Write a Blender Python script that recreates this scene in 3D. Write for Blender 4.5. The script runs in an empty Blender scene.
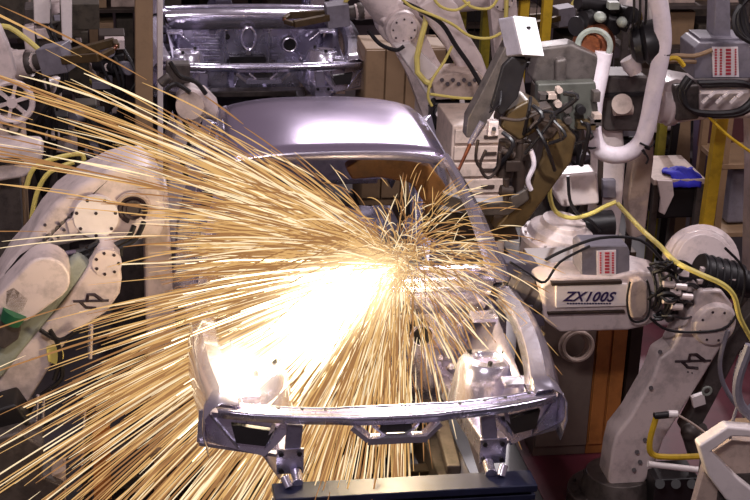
import bpy, bmesh, math, random
from mathutils import Vector, Matrix
random.seed(7)
R = math.radians
SC = bpy.context.scene
COL = SC.collection
V = Vector

# ------------------------------------------------------------------ camera
CAM = V((-1.27327, -6.37250, 4.50352)); FPX = 1664.53
YAW, PITCH, ROLL = 0.180406, 0.38106, 0.03825
cy, sy, cp, sp = math.cos(YAW), math.sin(YAW), math.cos(PITCH), math.sin(PITCH)
DV = V((sy*cp, cy*cp, -sp)); r0 = V((cy, -sy, 0)); u0 = r0.cross(DV)
RV = math.cos(ROLL)*r0 + math.sin(ROLL)*u0
UV = -math.sin(ROLL)*r0 + math.cos(ROLL)*u0
cd = bpy.data.cameras.new('camera'); cam = bpy.data.objects.new('camera', cd); COL.objects.link(cam)
m = Matrix((RV, UV, -DV)).transposed().to_4x4(); m.translation = CAM
cam.matrix_world = m
cd.sensor_width = 36; cd.lens = FPX/750*36; cd.clip_end = 100
SC.camera = cam
def P(px, py, Y):
    v = DV + RV*((px-375)/FPX) + UV*((250-py)/FPX)
    return CAM + v*((Y-CAM.y)/v.y)
def PZ(px, py, Z):
    v = DV + RV*((px-375)/FPX) + UV*((250-py)/FPX)
    return CAM + v*((Z-CAM.z)/v.z)

# ------------------------------------------------------------------ materials
def lin(h):
    c = [int(h[i:i+2], 16)/255 for i in (0, 2, 4)]
    return tuple(x/12.92 if x < .04045 else ((x+.055)/1.055)**2.4 for x in c) + (1,)
MATS = {}
def mat(name, hexc, metal=0, rough=.5, var=.12, scale=9, dirt=0.0, bump=0.0, coat=0):
    mt = bpy.data.materials.new(name); mt.use_nodes = True
    N = mt.node_tree.nodes; L = mt.node_tree.links; b = N['Principled BSDF']
    c = lin(hexc)
    tc = N.new('ShaderNodeTexCoord'); nz = N.new('ShaderNodeTexNoise')
    nz.inputs['Scale'].default_value = scale; nz.inputs['Detail'].default_value = 5
    L.new(tc.outputs['Object'], nz.inputs['Vector'])
    rp = N.new('ShaderNodeValToRGB'); L.new(nz.outputs['Fac'], rp.inputs['Fac'])
    rp.color_ramp.elements[0].position = .3; rp.color_ramp.elements[1].position = .7
    rp.color_ramp.elements[0].color = tuple(x*(1-var) for x in c[:3]) + (1,)
    rp.color_ramp.elements[1].color = tuple(min(1, x*(1+var)) for x in c[:3]) + (1,)
    out = rp.outputs['Color']
    if dirt:
        n2 = N.new('ShaderNodeTexNoise'); n2.inputs['Scale'].default_value = scale*1.9; n2.inputs['Detail'].default_value = 8
        n2.inputs['Roughness'].default_value = .7
        L.new(tc.outputs['Object'], n2.inputs['Vector'])
        r2 = N.new('ShaderNodeValToRGB'); L.new(n2.outputs['Fac'], r2.inputs['Fac'])
        r2.color_ramp.elements[0].position = .36; r2.color_ramp.elements[0].color = (1-dirt,)*3 + (1,)
        r2.color_ramp.elements[1].position = .52; r2.color_ramp.elements[1].color = (1, 1, 1, 1)
        mx = N.new('ShaderNodeMixRGB'); mx.blend_type = 'MULTIPLY'; mx.inputs[0].default_value = 1
        L.new(out, mx.inputs[1]); L.new(r2.outputs['Color'], mx.inputs[2]); out = mx.outputs[0]
    L.new(out, b.inputs['Base Color'])
    mr = N.new('ShaderNodeMapRange'); L.new(nz.outputs['Fac'], mr.inputs[0])
    mr.inputs[3].default_value = max(0.03, rough*.8); mr.inputs[4].default_value = min(1, rough*1.25)
    L.new(mr.outputs[0], b.inputs['Roughness'])
    b.inputs['Metallic'].default_value = metal
    if coat: b.inputs['Coat Weight'].default_value = coat; b.inputs['Coat Roughness'].default_value = .15
    if bump:
        bp = N.new('ShaderNodeBump'); bp.inputs['Strength'].default_value = bump; bp.inputs['Distance'].default_value = .01
        n3 = N.new('ShaderNodeTexNoise'); n3.inputs['Scale'].default_value = scale*3; n3.inputs['Detail'].default_value = 3
        L.new(tc.outputs['Object'], n3.inputs['Vector'])
        L.new(n3.outputs['Fac'], bp.inputs['Height']); L.new(bp.outputs[0], b.inputs['Normal'])
    MATS[name] = mt; return mt
def emis(name, rgb, s):
    mt = bpy.data.materials.new(name); mt.use_nodes = True
    N = mt.node_tree.nodes; L = mt.node_tree.links
    N.remove(N['Principled BSDF']); e = N.new('ShaderNodeEmission')
    L.new(e.outputs[0], N['Material Output'].inputs[0])
    g = N.new('ShaderNodeObjectInfo'); hs = N.new('ShaderNodeHueSaturation'); hs.inputs['Color'].default_value = (*rgb, 1)
    mr = N.new('ShaderNodeMapRange'); L.new(g.outputs['Random'], mr.inputs[0]); mr.inputs[3].default_value = .75; mr.inputs[4].default_value = 1.2
    L.new(mr.outputs[0], hs.inputs['Value']); L.new(hs.outputs[0], e.inputs[0])
    e.inputs[1].default_value = s
    mt.cycles.emission_sampling = 'NONE'
    MATS[name] = mt; return mt
mat('white', 'cfbfbc', 0, .42, .05, 5, dirt=.3, coat=.2)
mat('white_clean', 'e2d8d6', 0, .4, .04, 5, dirt=.1, coat=.2)
mat('cream', 'b8a498', 0, .5, .07, 6, dirt=.3)
mat('steel', 'cfcbe0', .92, .27, .05, 12, bump=.03)
mat('roof_steel', 'b3a6c0', .8, .2, .02, 3)
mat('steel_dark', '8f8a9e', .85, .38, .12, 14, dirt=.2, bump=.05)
mat('bright_steel', 'e6e2f2', .9, .2, .04, 14, bump=.05)
mat('grey', '77727c', 0, .5, .08, 8, dirt=.2)
mat('grey_green', '8a8f86', 0, .5, .1, 8, dirt=.2)
mat('machine_grey', '544c49', .3, .5, .2, 10, dirt=.4)
mat('dark', '1a1719', .1, .45, .2, 12)
mat('dark_brown', '33261f', .1, .6, .2, 8, dirt=.3)
mat('rubber', '171518', 0, .4, .15, 12)
mat('yellow', 'c9a528', 0, .45, .1, 6, dirt=.25)
mat('yellow_hose', 'd2c26a', 0, .45, .08, 8)
mat('olive_yellow', '8a8226', 0, .5, .1, 6, dirt=.3)
mat('olive', '4e3d24', .2, .45, .14, 7, dirt=.3)
mat('tan', '8e7458', 0, .55, .06, 6, dirt=.15)
mat('brown_panel', '75655c', 0, .5, .06, 3, dirt=.15)
mat('orange_panel', 'b0703a', 0, .45, .08, 3, dirt=.3)
mat('copper_brown', '7a5028', .1, .5, .2, 7, dirt=.4)
mat('green_dark', '4a4a44', 0, .5, .15, 8, dirt=.3)
mat('maroon', '4e2a2e', 0, .55, .12, 3, dirt=.2)
mat('mauve', '554a5e', 0, .5, .08, 4)
mat('blue_cloth', '2222a8', 0, .7, .2, 14, bump=.3)
mat('blue_beam', '20243e', .3, .45, .12, 6, dirt=.3)
mat('green_cap', '1d5a3a', 0, .5, .1, 8)
mat('hose_white', 'd8ccd2', 0, .55, .05, 9, dirt=.12, bump=.3)
mat('copper', '8a5238', .8, .4, .15, 10, dirt=.3)
mat('label_white', 'e6dde0', 0, .5, .03, 5)
mat('label_red', 'b03a48', 0, .5, .03, 5)
mat('ink', '2a1c4a', 0, .5, .03, 5)
mat('mark', '2c1c22', 0, .5, .03, 5)
mat('glare_white', 'fbfaff', 0, .3, .01, 5, coat=1)
mat('concrete', '2c2226', 0, .4, .25, 1.3, dirt=.4, bump=.05)
mat('red_floor', '5a2430', 0, .4, .15, 2, dirt=.3)
mat('wall', '2c2422', 0, .8, .2, 1)
mat('cable_box', '4a4238', .1, .6, .2, 9, dirt=.5)

# ------------------------------------------------------------------ mesh helpers
def basis(ax, up=V((0, 0, 1))):
    ax = V(ax).normalized(); up = V(up)
    if abs(ax.dot(up.normalized())) > .97: up = V((0, 1, 0))
    x = up.cross(ax).normalized(); y = ax.cross(x).normalized()
    return x, y, ax
class MB:
    def __init__(s): s.bm = bmesh.new(); s.mats = []; s.cur = 0
    def m(s, name):
        if name not in s.mats: s.mats.append(name)
        s.cur = s.mats.index(name); return s
    def f(s, vs):
        try:
            fc = s.bm.faces.new(vs); fc.material_index = s.cur
        except ValueError: pass
    def v(s, c): return s.bm.verts.new(c)
    def box(s, c, size, M=None):
        c = V(c); h = V(size)/2; M = M or Matrix.Identity(3)
        q = [s.v(c + M @ V((x*h.x, y*h.y, z*h.z))) for x in (-1, 1) for y in (-1, 1) for z in (-1, 1)]
        for i in ((0, 1, 3, 2), (4, 6, 7, 5), (0, 4, 5, 1), (2, 3, 7, 6), (0, 2, 6, 4), (1, 5, 7, 3)): s.f([q[k] for k in i])
        return s
    def beam(s, p0, p1, w, h, w1=None, h1=None, up=(0, 0, 1)):
        p0, p1 = V(p0), V(p1); x, y, a = basis(p1-p0, up)
        w1 = w if w1 is None else w1; h1 = h if h1 is None else h1
        A = [s.v(p0 + x*i*w/2 + y*j*h/2) for i, j in ((-1, -1), (1, -1), (1, 1), (-1, 1))]
        B = [s.v(p1 + x*i*w1/2 + y*j*h1/2) for i, j in ((-1, -1), (1, -1), (1, 1), (-1, 1))]
        s.f(A[::-1]); s.f(B)
        for i in range(4): s.f([A[i], A[(i+1) % 4], B[(i+1) % 4], B[i]])
        return s
    def cyl(s, p0, p1, r, r1=None, n=20, cap=True):
        p0, p1 = V(p0), V(p1); r1 = r if r1 is None else r1; x, y, a = basis(p1-p0)
        A = [s.v(p0 + (x*math.cos(t)+y*math.sin(t))*r) for t in [2*math.pi*i/n for i in range(n)]]
        B = [s.v(p1 + (x*math.cos(t)+y*math.sin(t))*r1) for t in [2*math.pi*i/n for i in range(n)]]
        for i in range(n): s.f([A[i], A[(i+1) % n], B[(i+1) % n], B[i]])
        if cap: s.f(A[::-1]); s.f(B)
        return s
    def lathe(s, p0, ax, prof, n=24):
        p0 = V(p0); x, y, a = basis(ax); prev = None; first = None
        for (d, r) in prof:
            ring = [s.v(p0 + a*d + (x*math.cos(t)+y*math.sin(t))*max(r, .0005)) for t in [2*math.pi*i/n for i in range(n)]]
            if prev:
                for i in range(n): s.f([prev[i], prev[(i+1) % n], ring[(i+1) % n], ring[i]])
            else: first = ring
            prev = ring
        s.f(first[::-1]); s.f(prev); return s
    def bolts(s, c, ax, R_, n, r=.008, h=.01, ph=0):
        c = V(c); x, y, a = basis(ax)
        for i in range(n):
            t = ph + 2*math.pi*i/n; q = c + (x*math.cos(t)+y*math.sin(t))*R_
            s.cyl(q - a*.004, q + a*h, r, n=6)
        return s
    def tube(s, pts, r, n=8, r1=None, smooth=4):
        pts = [V(p) for p in pts]
        if smooth and len(pts) > 2:
            o = []
            for i in range(len(pts)-1):
                a = pts[max(i-1, 0)]; b = pts[i]; c = pts[i+1]; d = pts[min(i+2, len(pts)-1)]
                for k in range(smooth):
                    t = k/smooth
                    o.append(.5*((2*b)+(c-a)*t+(2*a-5*b+4*c-d)*t*t+(3*b-a-3*c+d)*t**3))
            o.append(pts[-1]); pts = o
        prev = None; N = len(pts); ref = None
        for i, q in enumerate(pts):
            tn = (pts[min(i+1, N-1)] - pts[max(i-1, 0)])
            if tn.length < 1e-9: continue
            tn.normalize()
            if ref is None: ref = basis(tn)[0]
            ref = (ref - tn*ref.dot(tn)).normalized(); y = tn.cross(ref)
            rr = r if r1 is None else r + (r1-r)*i/(N-1)
            ring = [s.v(q + (ref*math.cos(2*math.pi*k/n)+y*math.sin(2*math.pi*k/n))*rr) for k in range(n)]
            if prev:
                for k in range(n): s.f([prev[k], prev[(k+1) % n], ring[(k+1) % n], ring[k]])
            else: s.f(ring[::-1])
            prev = ring
        if prev: s.f(prev)
        return s
    def prism(s, pts, ext):
        pts = [V(p) for p in pts]; ext = V(ext)
        A = [s.v(p) for p in pts]; B = [s.v(p+ext) for p in pts]; n = len(A)
        s.f(A); s.f(B[::-1])
        for i in range(n): s.f([A[(i+1) % n], A[i], B[i], B[(i+1) % n]])
        return s
    def slab(s, px, Y, t):                     # outline read off the photo, standing at depth Y with real thickness t
        return s.prism([P(x, y, Y) for x, y in px], (0, t, 0))
    def dog(s, p0, p1, ra, rb, n, dep, waist=1.0, seg=10):
        p0, p1, n = V(p0), V(p1), V(n).normalized(); a = (p1-p0).normalized(); n = (n - a*n.dot(a)).normalized(); w = a.cross(n)
        o = []
        for i in range(seg+1):
            t = math.pi/2 + math.pi*i/seg; o.append(p0 + (a*math.cos(t)+w*math.sin(t))*ra)
        mid = (p0+p1)/2; mr = (ra+rb)/2*waist
        o.append(mid - w*mr)
        for i in range(seg+1):
            t = -math.pi/2 + math.pi*i/seg; o.append(p1 + (a*math.cos(t)+w*math.sin(t))*rb)
        o.append(mid + w*mr)
        return s.prism([q - n*dep/2 for q in o], n*dep)
    def grid(s, rows):
        Vv = [[s.v(c) for c in r] for r in rows]
        for i in range(len(Vv)-1):
            for j in range(len(Vv[0])-1): s.f([Vv[i][j], Vv[i][j+1], Vv[i+1][j+1], Vv[i+1][j]])
        return s
    def torus(s, c, ax, R_, r, n=28, k=8, a0=0, a1=2*math.pi):
        x, y, a = basis(ax); c = V(c)
        return s.tube([c + (x*math.cos(t)+y*math.sin(t))*R_ for t in [a0+(a1-a0)*i/n for i in range(n+1)]], r, k, smooth=0)
    def blob(s, c, rx, ry, rz, n=14):
        c = V(c); rows = []
        for i in range(n//2+1):
            th = math.pi*i/(n//2)
            rows.append([c + V((rx*max(math.sin(th), .01)*math.cos(2*math.pi*j/n), ry*max(math.sin(th), .01)*math.sin(2*math.pi*j/n), rz*math.cos(th))) for j in range(n+1)])
        s.grid(rows); bmesh.ops.remove_doubles(s.bm, verts=s.bm.verts, dist=1e-6); return s
    def each(s, name, material, parent=None, **kw):      # every separate piece becomes an object of its own
        bm = s.bm; bm.verts.ensure_lookup_table(); seen = set(); out = []
        for v in list(bm.verts):
            if v in seen: continue
            st = [v]; isl = []; seen.add(v)
            while st:
                q = st.pop(); isl.append(q)
                for e_ in q.link_edges:
                    w = e_.other_vert(q)
                    if w not in seen: seen.add(w); st.append(w)
            n = MB(); n.mats = list(s.mats); mp = {q: n.bm.verts.new(q.co) for q in isl}
            fs = {f for q in isl for f in q.link_faces}
            for f in fs:
                nf = n.bm.faces.new([mp[q] for q in f.verts]); nf.material_index = f.material_index
            if n.mats:
                k = next(iter(fs)).material_index; n.mats = [n.mats[k]]
                for f in n.bm.faces: f.material_index = 0
            out.append(n.build(name, material, parent, **kw))
        bm.free(); return out
    def build(s, name, material, parent=None, bevel=0, solid=0, sharp=35, seg=2):
        me = bpy.data.meshes.new(name); off = V((0, 0, 0)); q = parent
        while q: off += q.location; q = q.parent
        o = bpy.data.objects.new(name, me); COL.objects.link(o)
        if s.bm.verts:
            if parent is None:
                xs = [v.co for v in s.bm.verts]
                off = V((sum(c.x for c in xs)/len(xs), sum(c.y for c in xs)/len(xs), min(c.z for c in xs))); o.location = off
            else: o.parent = parent
        for v in s.bm.verts: v.co -= off
        bmesh.ops.recalc_face_normals(s.bm, faces=s.bm.faces)
        s.bm.to_mesh(me); s.bm.free()
        ml = [material] if not s.mats else ([material if x == '' else x for x in s.mats])
        for x in ml: me.materials.append(MATS[x])
        me.polygons.foreach_set('use_smooth', [True]*len(me.polygons)); me.set_sharp_from_angle(angle=R(sharp))
        if solid:
            md = o.modifiers.new('solid', 'SOLIDIFY'); md.thickness = solid; md.offset = 0
        if bevel:
            md = o.modifiers.new('bevel', 'BEVEL'); md.width = bevel; md.segments = seg; md.limit_method = 'ANGLE'; md.angle_limit = R(40); md.harden_normals = True
        return o
def tag(o, label=None, cat=None, group=None, kind=None):
    for k, v in (('label', label), ('category', cat), ('group', group), ('kind', kind)):
        if v: o[k] = v
    return o
def empty(name, loc, label, cat, group=None):
    o = bpy.data.objects.new(name, None); COL.objects.link(o); o.location = loc; o.empty_display_size = .1
    return tag(o, label, cat, group)
def struct(o): o['kind'] = 'structure'; return o
KIDS = lambda o: [c for c in bpy.data.objects if c.parent == o]
def copy_tree(o, parent=None):
    c = o.copy(); COL.objects.link(c); c.parent = parent
    for ch in KIDS(o):
        if ch != c: copy_tree(ch, c)
    return c

# ------------------------------------------------------------------ setting
struct(MB().box((2, 5, -.05), (16, 18, .1)).build('floor', 'concrete'))
struct(MB().box((2, 13.9, 1.6), (16, .2, 3.2)).build('wall_back', 'wall'))
struct(MB().prism([(1.05, .2, .002), (5.5, .2, .002), (5.5, 3.6, .002), (1.05, 3.6, .002)], (0, 0, .004)).build('trim_1', 'red_floor'))

# ------------------------------------------------------------------ car body
def car_body(label):
    lift = 0
    root = empty('car_body', (0, 2.0, .5), label, 'car body', None)
    S_ = lambda pts, s: [(x*s, y, z) for x, y, z in pts]
    # roof
    rows = []
    for i in range(13):
        t = i/12; y = 1.80 + 1.30*t; row = []
        hw = .585 - .05*t - .10*max(0, t-.55)
        zc = 1.726 + .06*math.sin(math.pi*min(1, t*.9+.12)) - .26*max(0, t-.68)
        for j in range(17):
            u = j/8-1; x = hw*u
            z = zc - .05*abs(u)**2.6 - .012*abs(u)**8
            yy = y - .035*(1-u*u)*(1-t)
            row.append((x, yy, z))
        rows.append(row)
    rf = MB().grid(rows).build('roof_panel', 'roof_steel', root, solid=.006)
    fr = MB()
    for dz, dy in ((-.004, -.004), (-.016, .012)):
        fr.tube([(rows[0][j][0], rows[0][j][1]+dy, rows[0][j][2]+dz) for j in range(17)], .007, 6, smooth=0)
    fr.build('header_flange', 'bright_steel', rf)
    MB().grid([[(c[0]*.98, c[1]+.01, c[2]-.02) for c in rows[0]], [(c[0]*.98, c[1]+.03, c[2]-.055) for c in rows[0]], [(c[0]*.98, c[1]+.12, c[2]-.05) for c in rows[0]]]).build('header_rail', 'steel_dark', root, solid=.004)
    for s in (-1, 1):
        # A pillar: hollow tapered section
        b = MB()
        pl = [(.585, 1.82, 1.69), (.625, 1.62, 1.615), (.665, 1.43, 1.52), (.70, 1.24, 1.40), (.735, 1.05, 1.27)]
        rows2 = []
        for i, (x, y, z) in enumerate(pl):
            w = .028+.007*i
            rows2.append([(s*(x-w), y+.005, z+.0), (s*(x-w*.6), y-.012, z+.022), (s*(x+w*.2), y-.012, z+.024), (s*(x+w), y+.0, z-.005), (s*(x+w), y+.05, z-.045), (s*(x-w*.5), y+.06, z-.04), (s*(x-w), y+.005, z+.0)])
        b.grid(rows2); b.build('windshield_pillar', 'bright_steel', root)
        b = MB()
        rr = [(rows[i][-1][0]-.01, rows[i][-1][1], rows[i][-1][2]-.026) for i in (0, 3, 6, 9, 12)] + [(.57, 3.35, 1.36), (.66, 3.6, 1.22)]
        b.tube(S_(rr, s), .032, 8); b.build('roof_rail', 'steel', root)
        # pillars and rocker
        MB().beam((s*.61, 2.52, 1.69), (s*.74, 2.45, 1.15), .09, .05, .12, .07).beam((s*.74, 2.45, 1.15), (s*.75, 2.42, .68), .12, .07, .2, .09).build('centre_pillar', 'steel', root, bevel=.01)
        MB().beam((s*.74, .98, .68), (s*.74, 3.4, .68), .11, .13).build('rocker_sill', 'steel', root, bevel=.02)
        MB().beam((s*.735, 1.12, 1.26), (s*.75, 1.12, .72), .05, .17, .05, .2).cyl((s*.77, 1.1, 1.12), (s*.79, 1.1, 1.12), .02).cyl((s*.77, 1.1, .85), (s*.79, 1.1, .85), .02).build('hinge_pillar', 'steel', root, bevel=.012)
        # rear quarter
        q = MB()
        rows3 = []
        for i in range(9):
            t = i/8; y = 3.2+1.15*t
            top = 1.24-.06*t; row = []
            for j in range(7):
                u = j/6; z = top-(top-.7)*u
                x = .70+.09*math.sin(math.pi*min(1, u*.8+.1))
                d = math.hypot(y-3.72, z-.72)
                if d < .33: z = .72+math.sqrt(max(.33**2-(y-3.72)**2, 0)) if abs(y-3.72) < .33 else z
                row.append((s*x, y, z))
            rows3.append(row)
        q.grid(rows3); q.build('quarter_panel', 'steel', root, solid=.005)
        # front structure
        a = MB()
        rw = []
        for i in range(9):
            t = i/8; y = 1.12-1.02*t
            zt = 1.275-.10*t-.02*t*t; xo = .735+.06*math.sin(math.pi*min(1, t*1.15))**.8*(1-.3*t)+.02*t
            rw.append([(s*(xo-.075-.03*t), y, zt-.04), (s*(xo-.06-.02*t), y, zt+.004), (s*(xo-.01), y, zt+.012), (s*(xo+.03), y, zt-.012), (s*(xo+.047+.015*t), y, zt-.06), (s*(xo+.05+.02*t), y, zt-.12-.03*t), (s*(xo+.045), y+.0, zt-.2-.05*t)])
        a.grid(rw); a.build('fender_rail', 'bright_steel', root, solid=.004)
        a = MB()
        rw = []
        for i in range(13):
            t = i/12; y = 1.08-.96*t; row = []
            for j in range(7):
                u = j/6
                x = .665-.02*t-(.2)*u**1.4; z = 1.23-.12*t-(.40)*u
                bul = math.exp(-((t-.5)/.2)**2)*.06*math.sin(math.pi*u)
                row.append((s*(x-bul), y, z))
            rw.append(row)
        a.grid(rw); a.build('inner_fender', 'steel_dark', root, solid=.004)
        st = MB(); c = V((s*.535, .52, .86))
        st.lathe(c, (s*.05, .06, 1), [(0, .17), (.14, .155), (.235, .14), (.262, .12), (.268, .075), (.25, .06), (.25, .045), (.2, .04)], 26)
        tow = st.build('strut_tower', 'bright_steel', root, bevel=.004)
        MB().bolts(c+V((s*.013, .015, .262)), (s*.05, .06, 1), .095, 3, .012, .02, .4).each('stud', 'dark', tow)
        MB().beam((s*.45, 1.15, .76), (s*.455, -.0, .92), .085, .1).build('front_rail', 'steel', root, bevel=.01)
        rc = MB().box((s*.455, -.012, .93), (.12, .012, .12)); rc.mats = ['steel', 'dark']; rc.cur = 1
        for dx in (-.04, .04):
            for dz in (-.04, .04): rc.cyl((s*.455+dx, -.016, .93+dz), (s*.455+dx, -.03, .93+dz), .012, n=6)
        rc.build('crush_can_plate', 'steel', root)
        # lamp carrier
        h = MB()
        h.prism(S_([(.42, .06, 1.08), (.50, .03, 1.00), (.56, .04, .93), (.80, .20, .93), (.82, .24, 1.02), (.80, .2, 1.08)], s), (0, .05, 0))
        h.mats = ['steel', 'dark', 'bright_steel']; h.cur = 1
        h.prism(S_([(.52, .045, 1.05), (.56, .03, .985), (.68, .10, .97), (.70, .12, 1.05)], s), (0, .02, .004))
        h.cur = 2
        h.beam((s*.42, .05, .915), (s*.83, .22, .915), .03, .016).beam((s*.80, .2, 1.09), (s*.66, .12, .93), .02, .012).beam((s*.52, .05, 1.09), (s*.56, .06, .92), .02, .012).beam((s*.82, .22, 1.08), (s*.83, .23, .915), .03, .012)
        h.build('lamp_carrier', 'steel', root)
        # gussets, brackets in engine bay
        g = MB()
        g.box((s*.60, .86, 1.19), (.13, .1, .02)).box((s*.62, .28, 1.12), (.12, .09, .02)).beam((s*.66, 1.0, 1.22), (s*.48, .98, 1.08), .03, .015)
        for k in range(6): g.cyl((s*(.56-.03*k), .30+.12*k, 1.0-.01*k), (s*(.54-.03*k), .30+.12*k, 1.01-.01*k), .016, n=10)
        g.each('bracket', 'bright_steel', root, bevel=.003)
    # cowl
    rw = []
    for i, (y, z, hw) in enumerate(((.965, 1.17, .62), (.975, 1.275, .66), (1.02, 1.305, .68), (1.10, 1.31, .70), (1.15, 1.285, .71), (1.22, 1.29, .70), (1.25, 1.30, .69))):
        rw.append([(hw*(j/8-1), y+.07*(1-(j/8-1)**2)*-1+.0, z+.03*(1-(j/8-1)**2)) for j in range(17)])
    MB().tube([(.66*(j/8-1), .985-.07*(1-(j/8-1)**2), 1.285+.03*(1-(j/8-1)**2)) for j in range(17)], .014, 6, smooth=0).tube([(.7*(j/8-1), 1.2-.07*(1-(j/8-1)**2), 1.3+.03*(1-(j/8-1)**2)) for j in range(17)], .010, 6, smooth=0).each('cowl_flange', 'bright_steel', root)
    cw = MB().grid(rw).build('cowl_panel', 'bright_steel', root, solid=.005)
    # firewall
    rw = []
    for i in range(9):
        z = .62+.62*i/8
        rw.append([(x*.6/10, 1.04-.04*(1-(x/10)**2) + (.07 if abs(x) < 3 and i < 4 else 0) + .012*math.sin(x*1.7)*math.sin(i*1.3), z) for x in range(-10, 11)])
    fw = MB().grid(rw).build('firewall', 'steel', root, solid=.004)
    b = MB(); b.mats = ['dark', 'bright_steel', 'steel_dark']
    b.box((-.02, .95, .905), (.29, .05, .12)); b.cyl((.32, .98, 1.05), (.32, .965, 1.05), .05)  # black box and disc, the dark of firewall openings put into colour
    b.cyl((-.18, .97, 1.12), (-.18, .955, 1.12), .022); b.cur = 1
    b.torus((.32, .965, 1.05), (0, 1, 0), .055, .008)
    for k in range(6): b.beam((-.46, .975, .86+.05*k), (-.24, .965, .86+.05*k), .012, .012)
    b.beam((-.2, .96, .84), (-.2, .96, 1.2), .012, .012).beam((.15, .96, .9), (.15, .96, 1.15), .014, .014)
    b.tube([(-.02+.055*math.cos(t), .86, 1.13+.09*math.sin(t)) for t in [i*math.pi/9 for i in range(19)]], .011, 8, smooth=0).cyl((-.02, .9, 1.03), (-.02, .84, 1.02), .022)
    b.cur = 2
    for x, z in ((.2, .95), (.25, .88), (.45, .9), (-.3, 1.16), (.08, 1.2)): b.box((x, .96, z), (.05, .03, .035))
    b.each('bulkhead_detail', 'dark', fw)
    # floor pan + tunnel
    rw = []
    for i in range(12):
        y = 1.04+2.9*i/11
        rw.append([(x*.7/10, y, .62+(.16 if abs(x) < 2 else .0)+.008*((x % 2))) for x in range(-10, 11)])
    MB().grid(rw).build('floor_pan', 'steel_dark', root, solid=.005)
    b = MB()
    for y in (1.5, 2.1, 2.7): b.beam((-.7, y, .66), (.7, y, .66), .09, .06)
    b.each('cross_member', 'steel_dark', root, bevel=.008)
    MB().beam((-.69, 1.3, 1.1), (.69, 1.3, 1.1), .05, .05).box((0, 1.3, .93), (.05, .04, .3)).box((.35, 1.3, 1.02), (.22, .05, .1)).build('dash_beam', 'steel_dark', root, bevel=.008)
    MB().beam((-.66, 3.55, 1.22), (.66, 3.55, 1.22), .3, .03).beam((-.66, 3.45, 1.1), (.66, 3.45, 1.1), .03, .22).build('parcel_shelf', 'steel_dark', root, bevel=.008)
    MB().beam((-.68, 4.35, .85), (.68, 4.35, .85), .04, .42).build('rear_panel', 'steel', root, bevel=.01)
    # radiator support / tie bar with latch bracket
    def tie(x):
        a = abs(x)
        return -.02+.16*(a/.76)**2.2, 1.135+.02*math.cos(min(a/.76, 1)*1.5)
    rw = []
    for k in range(25):
        x = -.76+1.52*k/24; y, z = tie(x); w = .045 if abs(x) > .2 else .055
        rw.append([(x, y-w, z-.034), (x, y-w, z-.004), (x, y-w+.006, z), (x, y-.012, z), (x, y-.008, z-.014), (x, y+.012, z-.014), (x, y+.016, z), (x, y+w-.006, z), (x, y+w, z-.006), (x, y+w, z-.034)])
    tb = MB().grid(rw).build('tie_bar', 'steel', root, solid=.004)
    b = MB()
    for k_ in (2, 7): b.tube([(q[k_][0], q[k_][1], q[k_][2]+.001) for q in rw], .0055, 6, smooth=0)
    b.each('edge_flange', 'bright_steel', tb)
    b = MB(); b.mats = ['bright_steel', 'dark']
    b.beam((-.19, -.06, 1.115), (-.12, -.085, 1.06), .05, .022).beam((.19, -.06, 1.115), (.12, -.085, 1.06), .05, .022).beam((-.13, -.085, 1.058), (.13, -.085, 1.058), .05, .03)
    b.beam((-.1, -.05, 1.11), (-.02, -.085, 1.05), .02, .01).beam((.1, -.05, 1.11), (.02, -.085, 1.05), .02, .01)
    b.cur = 1; b.box((0, -.064, 1.095), (.14, .006, .04))
    for x in (-.62, -.5, -.4, -.3, .3, .42, .52, .64):
        y, z = tie(x); b.cyl((x, y+.03, z+.001), (x, y+.03, z+.0045), .009, n=8)
    b.each('latch_bracket', 'bright_steel', tb)
    [MB().beam((s*.43, .03, 1.09), (s*.45, .0, .9), .07, .03).build('radiator_upright', 'steel_dark', root, bevel=.006) for s in (-1, 1)]
    # front subframe in the bay
    MB().beam((-.45, .9, .68), (.45, .9, .68), .12, .05).beam((-.4, .9, .68), (-.36, .3, .66), .07, .05).beam((.4, .9, .68), (.36, .3, .66), .07, .05).build('subframe', 'machine_grey', root, bevel=.01)
    return root
car1 = car_body('lilac steel car body in front, roof shining, sparks pouring over its engine bay')
car2 = copy_tree(car1); car2.location.y += 5.55
car2['label'] = 'bare steel car body behind, only its open engine bay and windshield base showing'
for c in (car1, car2): c['group'] = 'car bodies on the welding line'

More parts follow.
